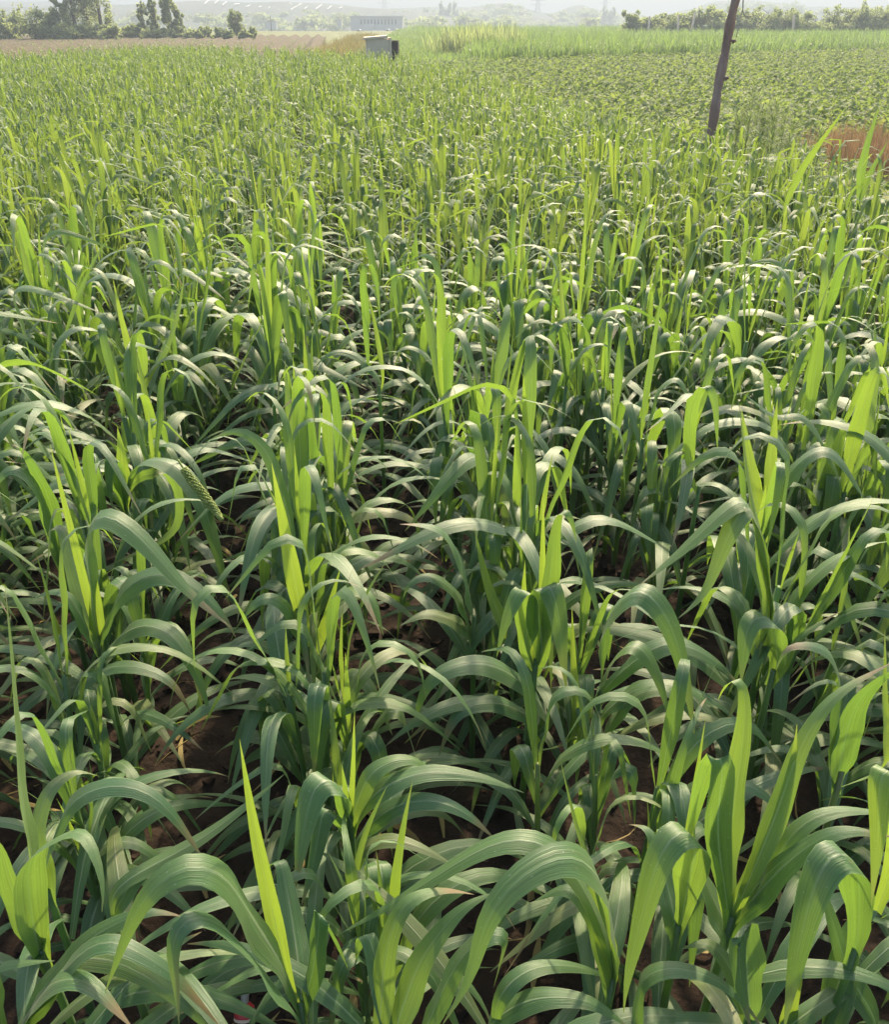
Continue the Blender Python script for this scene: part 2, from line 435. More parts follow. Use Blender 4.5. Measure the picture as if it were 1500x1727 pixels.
def grid_sheet(name, u0, u1, w0, w1, nu, nw, zf, mat):
    U, Wd = np.meshgrid(np.linspace(u0, u1, nu), np.linspace(w0, w1, nw))
    X = U * RN[0] + Wd * RD[0]; Y = U * RN[1] + Wd * RD[1]
    V = np.stack([X, Y, zf(U, Wd, X, Y)], -1).reshape(-1, 3)
    i = np.arange(nw - 1)[:, None] * nu; j = np.arange(nu - 1)[None, :]
    F = np.stack([i + j, i + j + 1, i + nu + j + 1, i + nu + j], -1).reshape(-1, 4)
    return tag(link(name, mesh_np(name, V, F), mat), kind='structure')
def soil_z(U, Wd, X, Y):
    fur = 0.014 * np.cos(2 * math.pi * (U - ROW0) / ROW_S)
    n = 0.020 * vnoise(X * 9, Y * 9, 1) + 0.016 * vnoise(X * 24, Y * 24, 2) + 0.010 * vnoise(X * 55, Y * 55, 3)
    return 0.0 + fur + n
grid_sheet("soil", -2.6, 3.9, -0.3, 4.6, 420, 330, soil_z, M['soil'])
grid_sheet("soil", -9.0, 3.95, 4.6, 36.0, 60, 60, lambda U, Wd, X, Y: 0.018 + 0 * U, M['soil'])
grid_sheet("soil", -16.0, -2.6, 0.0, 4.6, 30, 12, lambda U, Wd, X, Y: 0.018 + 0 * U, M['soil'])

# clods of earth in the furrows
acc = Acc()
base = np.array([(-1, -1, -1), (1, -1, -1), (1, 1, -1), (-1, 1, -1), (-1, -1, 1), (1, -1, 1), (1, 1, 1), (-1, 1, 1)], float) / 1.6
bf = np.array([(0, 3, 2, 1), (4, 5, 6, 7), (0, 1, 5, 4), (1, 2, 6, 5), (2, 3, 7, 6), (3, 0, 4, 7)])
for k in range(4200):
    w = RNG.uniform(0.4, 3.6); u = RNG.uniform(-1.6, 2.6)
    p = xy(u, w); s = 0.005 + 0.024 * RNG.random() ** 3
    z = float(soil_z(np.array(u), np.array(w), np.array(p[0]), np.array(p[1])))
    v = base * (0.6 + 0.7 * RNG.random((8, 3))) * s
    a = RNG.uniform(0, 6.3); ca, sa = math.cos(a), math.sin(a)
    v = np.stack([v[:, 0] * ca - v[:, 1] * sa, v[:, 0] * sa + v[:, 1] * ca, v[:, 2] * 0.8], -1) + np.array([p[0], p[1], z + s * 0.25])
    acc.add(v, bf)
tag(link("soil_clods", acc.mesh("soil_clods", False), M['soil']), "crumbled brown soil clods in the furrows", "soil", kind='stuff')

# dead leaves and straw lying on the soil
acc = Acc(); lr = random.Random(15)
for k in range(520):
    w = lr.uniform(0.5, 3.4); u = lr.uniform(-1.5, 2.4); p = xy(u, w)
    z = float(soil_z(np.array(u), np.array(w), np.array(p[0]), np.array(p[1]))) + .008
    a = lr.uniform(0, 6.28); L_ = lr.uniform(.03, .16); bend = lr.gauss(0, .6)
    t = np.linspace(0, 1, 5)
    C = np.stack([p[0] + L_ * t * np.cos(a + bend * t), p[1] + L_ * t * np.sin(a + bend * t), z + .014 * np.sin(t * 3.1) * lr.random()], -1)
    acc.add(*blade(C, np.array([-math.sin(a), math.cos(a), lr.gauss(0, .4)]), lr.choice([.003, .004, .012, .018]), 2, .3, 0, lr.random(), 0))
tag(link("leaf_litter", acc.mesh("leaf_litter"), M['dry']), "dry dead leaves and straw bits lying on the soil", "leaf litter", kind='stuff')

# ------------------------------------------------------------------ foreground plants traced from the photograph
# (whorl px, whorl py, whorl height, leaves); leaf = (pixel path from base to tip, width px, dY at tip, young)
HERO = [
 (70, 1600, .36, [([(72,1610),(50,1450),(30,1280),(20,1120),(8,985)], 44, .02, .7),
                  ([(66,1610),(46,1480),(66,1430),(108,1408),(140,1400),(165,1450),(176,1500),(172,1538)], 44, -.16, .1),
                  ([(76,1620),(68,1560),(62,1500),(62,1440)], 26, .03, .8),
                  ([(70,1600),(20,1500),(0,1430),(-30,1390)], 40, .02, .2)], "millet plant with a tall lime spear and a leaf folded like a hook"),
 (80, 1500, .34, [([(72,1480),(112,1362),(190,1324),(265,1346),(318,1410),(346,1455)], 38, -.05, .0),
                  ([(85,1490),(60,1400),(85,1330),(130,1300),(170,1310)], 30, .1, .0)], "millet plant with a wide arch of a leaf over bare soil"),
 (195, 1560, .36, [([(185,1540),(205,1490),(330,1420),(420,1355),(480,1305)], 26, .12, .15),
                   ([(190,1550),(230,1480),(290,1445),(350,1450)], 28, .08, .0)], "millet plant with one straight leaf slanting across its neighbours"),
 (505, 1690, .36, [([(500,1680),(473,1622),(413,1527),(380,1478),(320,1456),(247,1504),(207,1590),(177,1674)], 50, -.10, .2),
                   ([(492,1665),(465,1560),(430,1400),(404,1246)], 30, .05, 1.0),
                   ([(510,1690),(497,1580),(478,1470),(470,1450),(440,1470)], 44, .16, .0),
                   ([(520,1740),(433,1622),(383,1567),(333,1541),(300,1560),(287,1605),(298,1665),(302,1727)], 68, -.14, .0),
                   ([(515,1690),(535,1600),(540,1540),(560,1570),(590,1640)], 34, .05, .1)], "large millet plant with a wide yellow-green spear beside a big arching leaf"),
 (20, 1740, .33, [([(25,1740),(130,1605),(190,1560),(255,1536),(310,1546)], 44, .02, .0),
                  ([(30,1740),(60,1690),(92,1656),(150,1656),(225,1735)], 58, -.08, .0),
                  ([(25,1740),(155,1592),(235,1608),(300,1650),(375,1735)], 46, -.05, .0),
                  ([(0,1740),(-10,1640),(20,1627),(60,1622),(92,1620)], 26, -.02, .1)], "low millet plant with several broad overlapping arching leaves"),
 (590, 1375, .41, [([(584,1372),(575,1328),(553,1314),(530,1330),(512,1400),(498,1500)], 50, -.13, .1),
                   ([(578,1395),(562,1368),(545,1368),(530,1450),(508,1528)], 44, -.10, .0),
                   ([(597,1372),(620,1312),(660,1284),(700,1282),(735,1303)], 34, .05, .35),
                   ([(600,1385),(640,1332),(720,1302),(810,1310),(885,1337)], 34, .02, .0),
                   ([(603,1415),(660,1362),(730,1350),(790,1374),(838,1418)], 34, -.04, .0),
                   ([(597,1448),(640,1417),(700,1425),(772,1463)], 28, -.04, .0),
                   ([(592,1375),(596,1290),(598,1200)], 10, .0, .9),
                   ([(590,1370),(583,1330),(577,1290)], 14, .0, .6)], "millet plant with dark bare stalk beside the open soil gap"),
 (1035, 1650, .36, [([(1035,1630),(1000,1525),(945,1440),(900,1417),(850,1416),(783,1447),(683,1512),(567,1578)], 44, .04, .15),
                    ([(1042,1640),(1028,1520),(1000,1465),(965,1441),(915,1455),(850,1502),(810,1575),(797,1645),(747,1727)], 62, -.16, .1),
                    ([(1030,1640),(1015,1560),(1000,1500),(985,1450)], 36, .05, .8),
                    ([(1030,1660),(1010,1560),(960,1500),(900,1520)], 38, .06, .1),
                    ([(1036,1640),(1010,1500),(975,1400),(945,1280)], 12, .10, .9)], "millet plant with two very long leaves sweeping over each other"),
 (650, 1760, .33, [([(640,1760),(648,1622),(667,1550),(700,1512),(750,1500),(800,1508)], 44, .10, .5),
                   ([(660,1760),(700,1640),(740,1575),(787,1527),(840,1503)], 50, .08, .1),
                   ([(700,1770),(753,1656),(793,1598),(833,1573),(857,1580),(850,1608),(833,1665)], 44, -.02, .2),
                   ([(660,1750),(640,1640),(622,1580),(612,1575),(600,1620)], 40, .10, .0)], "millet plant with three parallel upright blades bending over at the top"),
 (840, 1760, .30, [([(820,1740),(867,1697),(927,1681),(1000,1691),(1065,1735)], 44, -.03, .0),
                   ([(838,1690),(880,1642),(935,1627),(1000,1637),(1035,1655)], 32, .06, .0)], "millet plant with flat low arching leaves close to the soil"),
 (1145, 1560, .40, [([(1150,1550),(1163,1480),(1178,1415),(1150,1398),(1112,1440),(1080,1560),(1058,1650),(1052,1708)], 62, -.13, .3),
                    ([(1140,1560),(1120,1470),(1095,1400),(1060,1390)], 40, .10, .1),
                    ([(1150,1540),(1158,1440),(1172,1330),(1190,1215)], 16, .06, .9)], "millet plant with one large leaf folded down to a long lime tip"),
 (1235, 1545, .46, [([(1235,1535),(1230,1420),(1247,1300),(1258,1200),(1250,1143),(1225,1150),(1212,1180)], 58, .07, .6),
                    ([(1228,1530),(1210,1400),(1222,1275),(1195,1285),(1168,1390),(1150,1450)], 48, .04, .2),
                    ([(1262,1490),(1310,1372),(1352,1255),(1410,1172),(1510,1115)], 40, .10, .55),
                    ([(1240,1540),(1290,1478),(1345,1398),(1410,1367),(1510,1372)], 42, .02, .2),
                    ([(1240,1555),(1300,1482),(1370,1422),(1430,1400),(1510,1412)], 46, -.03, .0),
                    ([(1232,1580),(1205,1520),(1180,1470),(1140,1440)], 40, .04, .0),
                    ([(1240,1520),(1265,1480),(1300,1400),(1335,1300),(1345,1220)], 30, .06, .9)], "broad-leaved millet plant with one tall lime blade folded at its top"),
 (1262, 1720, .34, [([(1265,1715),(1260,1620),(1258,1568),(1250,1575),(1248,1640),(1268,1740)], 54, -.06, .0),
                    ([(1075,1700),(1085,1650),(1130,1631),(1200,1646),(1258,1692),(1290,1740)], 40, -.04, .0),
                    ([(1260,1700),(1225,1620),(1190,1590),(1150,1600)], 34, .03, .0)], "millet plant with a short pale folded leaf hanging straight down"),
 (1445, 1600, .42, [([(1446,1590),(1450,1480),(1432,1440),(1400,1442),(1370,1505),(1345,1610),(1322,1740)], 72, -.12, .1),
                    ([(1480,1740),(1432,1640),(1402,1542),(1368,1453)], 34, .06, .0),
                    ([(1400,1740),(1430,1592),(1470,1532),(1525,1498)], 56, .08, .0),
                    ([(1325,1760),(1345,1650),(1362,1573)], 26, .02, 1.0),
                    ([(1535,1380),(1505,1296),(1485,1312),(1482,1400),(1470,1527)], 40, -.08, .9)], "big millet plant with a wide blade folded over and a narrow pale one"),
 (168, 1090, .42, [([(166,1075),(150,970),(146,888),(180,866),(240,910),(290,968),(330,1010),(390,1058)], 46, -.10, .25),
                   ([(164,1075),(122,945),(100,888),(75,905)], 40, .10, .0),
                   ([(160,1085),(118,1008),(85,998),(50,1013)], 22, .02, .0),
                   ([(166,1082),(205,1000),(260,968),(320,985),(370,1030),(398,1075)], 40, -.06, .0),
                   ([(176,1102),(200,1075),(240,1054),(290,1070),(330,1130),(357,1212)], 34, -.12, .0),
                   ([(118,1190),(165,1132),(230,1124),(290,1150),(322,1204)], 30, -.06, .0),
                   ([(165,1075),(130,930),(108,845),(84,748)], 16, .04, .9),
                   ([(165,1080),(160,1000),(152,940)], 26, .0, .7)], "millet plant whose broad leaf arches over from a yellow-green sheath"),
 (212, 850, .46, [([(205,855),(172,805),(165,770),(150,775),(135,850)], 34, -.06, .1),
                  ([(212,830),(225,790),(255,774),(300,786),(342,850),(372,950),(387,1022)], 46, -.14, .0),
                  ([(208,850),(200,800),(190,768),(182,800),(190,860)], 30, -.06, .0),
                  ([(210,840),(240,800),(290,806),(303,860),(285,905),(180,955)], 16, -.10, .0),
                  ([(212,830),(205,760),(198,720)], 24, .02, .7)], "millet plant carrying a single pale green seed head"),
 (105, 960, .38, [([(108,960),(70,832),(25,790),(0,805),(-25,850)], 34, -.06, .0),
                  ([(100,940),(85,850),(58,790),(30,750),(5,762)], 34, -.02, .0),
                  ([(128,1240),(118,1140),(105,1080),(85,1020)], 20, .02, .9)], "millet plant with drooping grey-green leaves beside the one with the seed head"),
 (520, 1090, .42, [([(518,1080),(500,990),(480,890),(458,780)], 30, .03, 1.0),
                   ([(552,1110),(553,1042),(578,1000),(605,995),(630,1012),(647,1072)], 34, -.08, .45),
                   ([(548,1180),(580,1140),(615,1146),(645,1200),(662,1240)], 30, -.08, .0),
                   ([(515,1090),(480,1020),(440,1010),(405,1050)], 26, -.04, .0),
                   ([(525,1120),(545,1060),(575,955)], 18, .03, .9),
                   ([(510,1130),(470,1100),(425,1085),(390,1095)], 26, -.04, .0)], "millet plant with a bright lime spear and a hooked leaf beside bare soil"),
 (800, 1040, .42, [([(798,1040),(785,965),(752,900),(715,886),(675,884)], 34, -.04, .0),
                   ([(850,1075),(822,985),(800,890)], 20, .02, .9),
                   ([(795,1060),(770,1000),(725,972),(690,985),(680,1010)], 26, -.05, .0),
                   ([(795,1075),(770,1048),(720,1035),(675,1055)], 24, -.05, .0)], "millet plant with thin lime spear and leaves arching over the furrow"),
 (905, 1110, .43, [([(915,1105),(908,1010),(925,984),(942,1030),(950,1105),(956,1168)], 46, -.12, .35),
                   ([(920,1060),(933,920),(945,862),(962,868),(973,915)], 34, -.04, .3),
                   ([(886,1095),(895,1010),(877,994),(852,1050),(838,1108)], 32, -.08, .2),
                   ([(914,1060),(915,980),(917,828)], 14, .02, 1.0),
                   ([(900,1110),(885,1010),(886,945)], 18, .02, .9),
                   ([(925,1215),(890,1160),(840,1125),(780,1121),(720,1152),(695,1235)], 36, -.10, .0),
                   ([(912,1235),(880,1200),(830,1185),(772,1202),(740,1275)], 30, -.12, .0),
                   ([(968,1240),(967,1120),(965,1020)], 16, .02, .9)], "millet plant with two leaves folded over sharply like ribbons"),
 (1012, 1160, .42, [([(1014,1155),(1018,1055),(1058,1002),(1090,996),(1130,1050),(1155,1130),(1173,1245)], 44, -.14, .2),
                    ([(1005,1170),(1045,1097),(1080,1092),(1110,1140),(1133,1222)], 28, -.10, .2),
                    ([(1030,1150),(1120,1086),(1200,1110),(1252,1160)], 34, -.02, .0),
                    ([(1022,1200),(1080,1160),(1150,1158),(1215,1200)], 32, -.04, .0),
                    ([(1015,1250),(1060,1180),(1130,1165),(1180,1230)], 26, -.06, .0)], "millet plant with a tall leaf arching over to a hanging tip"),
 (1305, 1130, .46, [([(1312,1120),(1306,1065),(1298,1040),(1265,1048),(1255,1100),(1250,1155)], 48, -.10, .2),
                    ([(1305,1030),(1282,900),(1262,800),(1246,668)], 24, .05, 1.0),
                    ([(1303,1000),(1270,860),(1240,848),(1150,930),(1075,990)], 34, -.08, .45),
                    ([(1300,1000),(1265,850),(1222,915),(1190,1000),(1145,1042)], 42, -.10, .2),
                    ([(1320,1130),(1345,1080),(1385,1050),(1420,1030)], 14, .02, .6)], "millet plant with long lime spear above two drooping broad leaves"),
 (1420, 1300, .42, [([(1415,1300),(1440,1200),(1480,1150),(1530,1120)], 46, -.02, .0),
                    ([(1400,1290),(1420,1180),(1400,1100),(1330,1090),(1310,1130)], 30, -.04, .1),
                    ([(1490,1290),(1492,1180),(1493,1060)], 16, .02, .9)], "millet plant with a curved leaf and a thin lime spear beside it"),
 (745, 625, .52, [([(748,620),(753,577),(777,547),(800,538),(833,553),(860,587),(888,645)], 24, -.10, .15),
                  ([(745,640),(760,600),(800,585),(840,600),(870,640)], 18, -.05, .0),
                  ([(743,630),(720,600),(690,585),(660,600)], 18, -.04, .0)], "millet plant with one pale leaf arching far over a dark stalk"),
 (955, 650, .55, [([(953,620),(947,500),(943,408)], 15, .05, 1.0),
                  ([(957,640),(953,565),(945,546),(932,562),(929,645)], 22, -.06, .15),
                  ([(955,640),(985,590),(1020,580),(1050,610)], 18, -.02, .0)], "millet plant topped by a bright straight yellow-green spear leaf"),
 (640, 650, .52, [([(646,636),(633,550),(617,485)], 12, .05, .9),
                  ([(618,540),(613,457),(625,446),(636,480),(641,545)], 20, -.06, .2),
                  ([(640,640),(600,600),(560,595),(530,620)], 18, -.03, .0)], "millet plant with a narrow spear and a pair of folded ribbons"),
 (240, 640, .52, [([(228,625),(207,545),(190,468)], 16, .04, 1.0),
                  ([(245,630),(238,575),(232,560),(222,575),(222,620)], 20, -.05, .2),
                  ([(255,630),(290,560),(305,500),(312,458)], 20, .05, .6),
                  ([(240,640),(285,600),(330,620),(370,660)], 18, -.05, .1)], "millet plant with a leaning lime spear and short folded leaves"),
 (458, 640, .55, [([(456,560),(450,400),(446,308)], 15, .06, .8),
                  ([(455,560),(438,446),(428,448),(418,525)], 18, -.05, .1),
                  ([(462,600),(470,500),(478,492),(486,560),(492,610)], 24, -.05, .1)], "tall millet plant with very long upright blades"),
 (110, 590, .50, [([(112,560),(157,443),(198,385)], 11, .05, .3),
                  ([(40,560),(20,500),(40,484),(100,500),(175,530)], 20, -.04, .1)], "millet plant with a long thin blade leaning across"),
 (1085, 740, .52, [([(1083,720),(1100,600),(1121,470)], 16, .06, .35),
                   ([(1090,730),(1110,660),(1145,640),(1170,690)], 22, -.05, .0)], "millet plant with one long straight dark green blade"),
 (1180, 820, .50, [([(1165,800),(1165,700),(1188,650),(1206,672),(1211,765)], 30, -.08, .1)], "millet plant with two hooked leaves and deep shade below"),
 (1425, 830, .52, [([(1425,810),(1450,710),(1476,625),(1490,630),(1500,690)], 38, -.02, .6),
                   ([(1420,820),(1385,740),(1350,700),(1310,705),(1250,660)], 20, .0, .1),
                   ([(1430,820),(1460,760),(1475,745),(1478,830)], 26, -.05, .1)], "millet plant with a broad upright lime leaf hooked over at its tip"),
 (1290, 900, .50, [([(1296,890),(1300,780),(1312,672)], 26, .03, .9),
                   ([(1285,890),(1265,785),(1251,690)], 26, .03, .8),
                   ([(1290,900),(1330,800),(1400,760),(1470,860)], 24, -.06, .0)], "millet plant with two wide lime blades standing upright"),
 (1322, 372, .60, [([(1322,360),(1350,290),(1428,180)], 17, .05, .75),
                   ([(1322,365),(1300,330),(1270,330),(1250,370)], 14, -.05, .0)], "millet plant by the field edge with one long slanting lime blade"),
 (1448, 350, .60, [([(1448,340),(1458,265),(1484,178)], 20, .05, .35),
                   ([(1450,340),(1470,290),(1500,235)], 14, .05, .6)], "millet plant with a long dark blade standing before the stubble"),
]
HERO_POS = []
def catmull(P, n):
    P = np.asarray(P, float)
    Q = np.concatenate([[2 * P[0] - P[1]], P, [2 * P[-1] - P[-2]]])
    seg = np.linalg.norm(np.diff(P, axis=0), axis=1) ** 0.6; cum = np.concatenate([[0], np.cumsum(seg)]); cum /= cum[-1]
    out = []
    for t in np.linspace(0, 1, n):
        i = min(int(np.searchsorted(cum, t, side='right') - 1), len(P) - 2)
        f = (t - cum[i]) / (cum[i + 1] - cum[i])
        p0, p1, p2, p3 = Q[i], Q[i + 1], Q[i + 2], Q[i + 3]
        out.append(0.5 * ((2 * p1) + (-p0 + p2) * f + (2 * p0 - 5 * p1 + 4 * p2 - p3) * f * f + (-p0 + 3 * p1 - 3 * p2 + p3) * f ** 3))
    out = np.array(out)
    for _ in range(2): out[1:-1] = (out[:-2] + 2 * out[1:-1] + out[2:]) / 4
    return out
GROUP = "young millet plants in rows"
COMMON = "leafy young millet plant with arching blue-green blades in a crop row"
hero_rng = random.Random(5)
for (wx, wy, zw, leaves, lab) in HERO:
    Wp = at_z(wx, wy, zw); Y0 = Wp[1]
    base = np.array([Wp[0] + hero_rng.uniform(-.015, .015), Y0 + hero_rng.uniform(-.01, .02), 0.0])
    HERO_POS.append(base[:2].copy())
    root = tag(empty("millet_plant", base), lab or COMMON, "millet plant", GROUP)
    lean = (Wp - base)[:2]
    V, F_, A = stalk_arr(zw, 6, lean)
    link("stalk", mesh_np("stalk", V, F_, A), M['millet'], root)
    for (pts, wpx, dY, yg) in leaves:
        pp = np.array(pts, float)
        sl = np.concatenate([[0], np.cumsum(np.linalg.norm(np.diff(pp, axis=0), axis=1))]); sl /= sl[-1]
        P3 = np.array([at(px, py, Y0 + dY * s) for (px, py), s in zip(pts, sl)])
        ax = base + (Wp - base) * np.clip((P3[0][2] - 0.05) / zw, 0.12, 0.97)
        if P3[0][2] > 0.10 and np.linalg.norm(ax - P3[0]) < 0.11: P3 = np.concatenate([[ax], P3])
        elif P3[0][2] > 0.10: P3 = np.concatenate([[P3[0] * [1, 1, 0] + [0, 0, max(.02, P3[0][2] - .16)]], P3])
        C = catmull(P3, 24)
        hd = (C[-1] - C[0])[:2]
        if np.linalg.norm(hd) < 0.075 or len(pts) <= 3:
            a = hero_rng.uniform(-0.7, 0.7); wd = np.array([math.cos(a), math.sin(a), 0])
        else:
            wd = np.array([-hd[1], hd[0], 0]) / np.linalg.norm(hd)
        Tg = np.gradient(C, axis=0); Tg /= np.linalg.norm(Tg, axis=1)[:, None]
        vd = (C - EYE) / np.linalg.norm(C - EYE, axis=1)[:, None]
        wf = np.cross(Tg, vd); wf /= np.linalg.norm(wf, axis=1)[:, None] + 1e-6
        ap = int(np.argmax(C[:, 2]))
        if np.dot(wf[ap], wd) < 0: wf = -wf
        bl = 0.28 if abs(pp[-1, 0] - pp[0, 0]) > 90 * (wy / 1500) else 0.0
        wd = wd[None, :] * (1 - bl) + wf * bl
        k = 12
        wn = wd[k] - Tg[k] * np.dot(wd[k], Tg[k]); wn /= np.linalg.norm(wn)
        vis = abs(np.dot(np.cross(wn, Tg[k]), vd[k])) / (np.linalg.norm(np.cross(Tg[k], vd[k])) + 1e-6)
        if wy < 900 and wy != 850: wpx *= 0.72
        Wm = min(wpx * depth(C[k]) / F_PX / max(0.62, min(1, vis)), 0.056)
        V, F_, A = blade(C - base, wd + np.array([0, 0, hero_rng.gauss(0, .12)]), Wm, 6, 0.25, 0.075, hero_rng.random(), yg, hero_rng.uniform(0, 6))
        link("leaf", mesh_np("leaf", V, F_, A), M['millet'], root)
    # lower leaves hidden in the shade
    ph = hero_rng.uniform(0, 6)
    for k in range(5):
        p = dict(z0=0.04 + 0.06 * k, phi=ph + k * math.pi + hero_rng.gauss(0, .6), L=hero_rng.uniform(.28, .42), W=hero_rng.uniform(.024, .036), drift=hero_rng.gauss(0, .3),
                 twist=hero_rng.gauss(0, .4), th0=R(hero_rng.uniform(30, 48)), th1=R(hero_rng.uniform(115, 155)), s0=0.0, ds=1.1)
        C, wd = leaf_curve(p, 12)
        V, F_, A = blade(C, wd, p['W'], 4, .22, .04, hero_rng.random(), 0, hero_rng.uniform(0, 6))
        link("leaf", mesh_np("leaf", V, F_, A), M['millet'], root)
    if 'seed head' in lab:
        # nodding head: lobed spike along a curve
        pts = [(300, 775), (318, 803), (345, 838), (364, 862), (374, 876)]
        P3 = np.array([at(px, py, Y0 - 0.02 - 0.015 * i) for i, (px, py) in enumerate(pts)])
        C = catmull(P3, 40) - base
        acc = Acc()
        V, F_ = tube_arr(C, 0.0022, 6); acc.add(V, F_, attr_const(len(V), .5, .3, .4, .3))
        ob = np.array([(1, 0, 0), (0, 1, 0), (-1, 0, 0), (0, -1, 0), (0, 0, 1), (0, 0, -1), ], float)
        for i in range(6, 40):
            f = (i - 6) / 33
            rr = 0.0085 * (math.sin(math.pi * min(1, 0.18 + f * 0.8)) ** 0.6)
            for k in range(7):
                a = k * 2 * math.pi / 7 + i * 0.5
                Tn = C[min(i + 1, 39)] - C[i - 1]; Tn /= np.linalg.norm(Tn)
                U = np.cross(Tn, [0, 0, 1.0]); U /= np.linalg.norm(U); Wv = np.cross(Tn, U)
                c = C[i] + rr * (math.cos(a) * U + math.sin(a) * Wv)
                sz = 0.0028 * (0.7 + 0.6 * hero_rng.random())
                th = np.linspace(0, 2 * math.pi, 5)[:4]
                r0 = np.stack([np.cos(th), np.sin(th), np.full(4, -.55)], -1); r1 = np.stack([np.cos(th) * .95, np.sin(th) * .95, np.full(4, .55)], -1)
                v = np.concatenate([r0 * [.6, .6, 1.5], r0 * [1, 1, 0.5], r1 * [1, 1, .5], r1 * [.6, .6, 1.5]]) * sz + c
                fq = [(3, 2, 1, 0), (12, 13, 14, 15)] + [(4 * a_ + b_, 4 * a_ + (b_ + 1) % 4, 4 * a_ + 4 + (b_ + 1) % 4, 4 * a_ + 4 + b_) for a_ in range(3) for b_ in range(4)]
                acc.add(v, fq, attr_const(16, .5, .3, hero_rng.random(), 0))
        link("seed_head", acc.mesh("seed_head"), M['head'], root)

# ------------------------------------------------------------------ the rest of the millet, in rows
PROTO = [plant_params(100 + i) for i in range(26)]
def far_edge(x):      # the field's far end
    return min(28.0 - 0.9 * (x + 2.4), 26.9 if x > -3.2 else 99)
def in_field(x, y): return y < far_edge(x) and x > -12.0 + (y - 21) * 0.135
def size_at(y): return float(np.interp(y, [0.6, 1.0, 1.4, 2.2, 5.0, 9.0, 30], [0.74, 0.90, 1.04, 1.15, 1.13, 0.98, 0.95]))
BOT = at_z(386, 1706, 0.05)
spots = []
prng = random.Random(21)
hp = np.array(HERO_POS); HERO_WY = [h[1] for h in HERO]
for k in range(-36, 9):
    u = ROW0 + k * ROW_S
    if u > 3.62: continue
    w = 0.2
    while w < 38:
        p = xy(u + prng.gauss(0, 0.038 if w < 2.6 else 0.066), w)
        step = 0.050 if w < 1.9 else 0.060 if w < 7 else 0.068
        w += step * prng.uniform(0.55, 1.5)
        x, y = p
        if y < 0.55 or not in_field(x, y): continue
        zc = y * math.cos(PITCH) + (H - .35) * math.sin(PITCH)
        if abs(x) > 0.55 * zc + 0.9: continue
        dm = np.min(np.hypot(hp[:, 0] - x, hp[:, 1] - y))
        if dm < 0.10: continue
        if y < BOT[1] + .10 and abs(x - BOT[0] * y / BOT[1]) < .13: continue
        if any(wy_ < 900 and abs(x - hx * y / hy) < .06 and 0 < hy - y < .26 for (hx, hy), wy_ in zip(HERO_POS, HERO_WY)): continue
        # clearings at a few places where the photograph shows bare soil
        spots.append((y, x, prng.uniform(0, 6.283), prng.randrange(len(PROTO)), prng.uniform(0.84, 1.16) * size_at(y) * (0.94 if u > 2.9 and y > 4 else 1.0), prng.gauss(0, .05), prng.gauss(0, .05)))
spots.sort(key=lambda t: t[0] + (100 if abs(t[1]) > 0.51 * (t[0] * math.cos(PITCH) + (H - .35) * math.sin(PITCH)) + .12 else 0))
N_OBJ = 300 - len(HERO)
# meshes for single plants, shared
def make_proto(idx):
    hs, ps = PROTO[idx]
    V, F_, A = stalk_arr(hs)
    st = mesh_np("stalk", V, F_, A); st.materials.append(M['millet'])
    lf = []
    for p in ps:
        C, wd = leaf_curve(p, 16)
        V, F_, A = blade(C, wd, p['W'] * 1.2, 4, 0.24, 0.075, p['rnd'], p['young'], p['ph'])
        me = mesh_np("leaf", V, F_, A); me.materials.append(M['millet']); lf.append(me)
    return st, lf
PM = [make_proto(i) for i in range(len(PROTO))]
for (y, x, rz, pi_, s, lx, ly) in spots[:N_OBJ]:
    e = empty("millet_plant", (x, y, 0.0), rz)
    e.rotation_euler = (lx, ly, rz); e.scale = (s, s, s)
    tag(e, COMMON, "millet plant", GROUP)
    st, lf = PM[pi_]
    link("stalk", st, None, e)
    for me in lf: link("leaf", me, None, e)
# stuff: the rest as one mesh
def lod(n, cols):
    out = []
    for hs, ps in PROTO:
        a = Acc()
        V, F_, A = stalk_arr(hs, 3); a.add(V, F_, A)
        for p in ps:
            C, wd = leaf_curve(p, n)
            a.add(*blade(C, wd, p['W'] * (1.0 if cols > 1 else 1.1), cols, 0.24, 0, p['rnd'], p['young']))
        out.append((np.concatenate(a.V), np.concatenate(a.F), np.concatenate(a.A)))
    return out
LODS = [lod(12, 2), lod(8, 2), lod(7, 1)]
acc = Acc()
for (y, x, rz, pi_, s, lx, ly) in spots[N_OBJ:]:
    V, F_, A = LODS[0 if y < 4.5 else 1 if y < 9 else 2][pi_]
    ca, sa = math.cos(rz), math.sin(rz)
    X = V[:, 0] * ca - V[:, 1] * sa + ly * V[:, 2]; Y = V[:, 0] * sa + V[:, 1] * ca + lx * V[:, 2]
    A2 = A.copy(); A2[:, 2] = (A2[:, 2] + x * 7.3 + y * 3.1) % 1.0
    acc.add(np.stack([X * s + x, Y * s + y, V[:, 2] * s], -1), F_, A2)
print("millet stuff verts", acc.n, "spots", len(spots))
tag(link("millet_crop", acc.mesh("millet_crop"), M['millet_far']), "dense green millet crop filling the field beyond the first rows", "millet", kind='stuff')

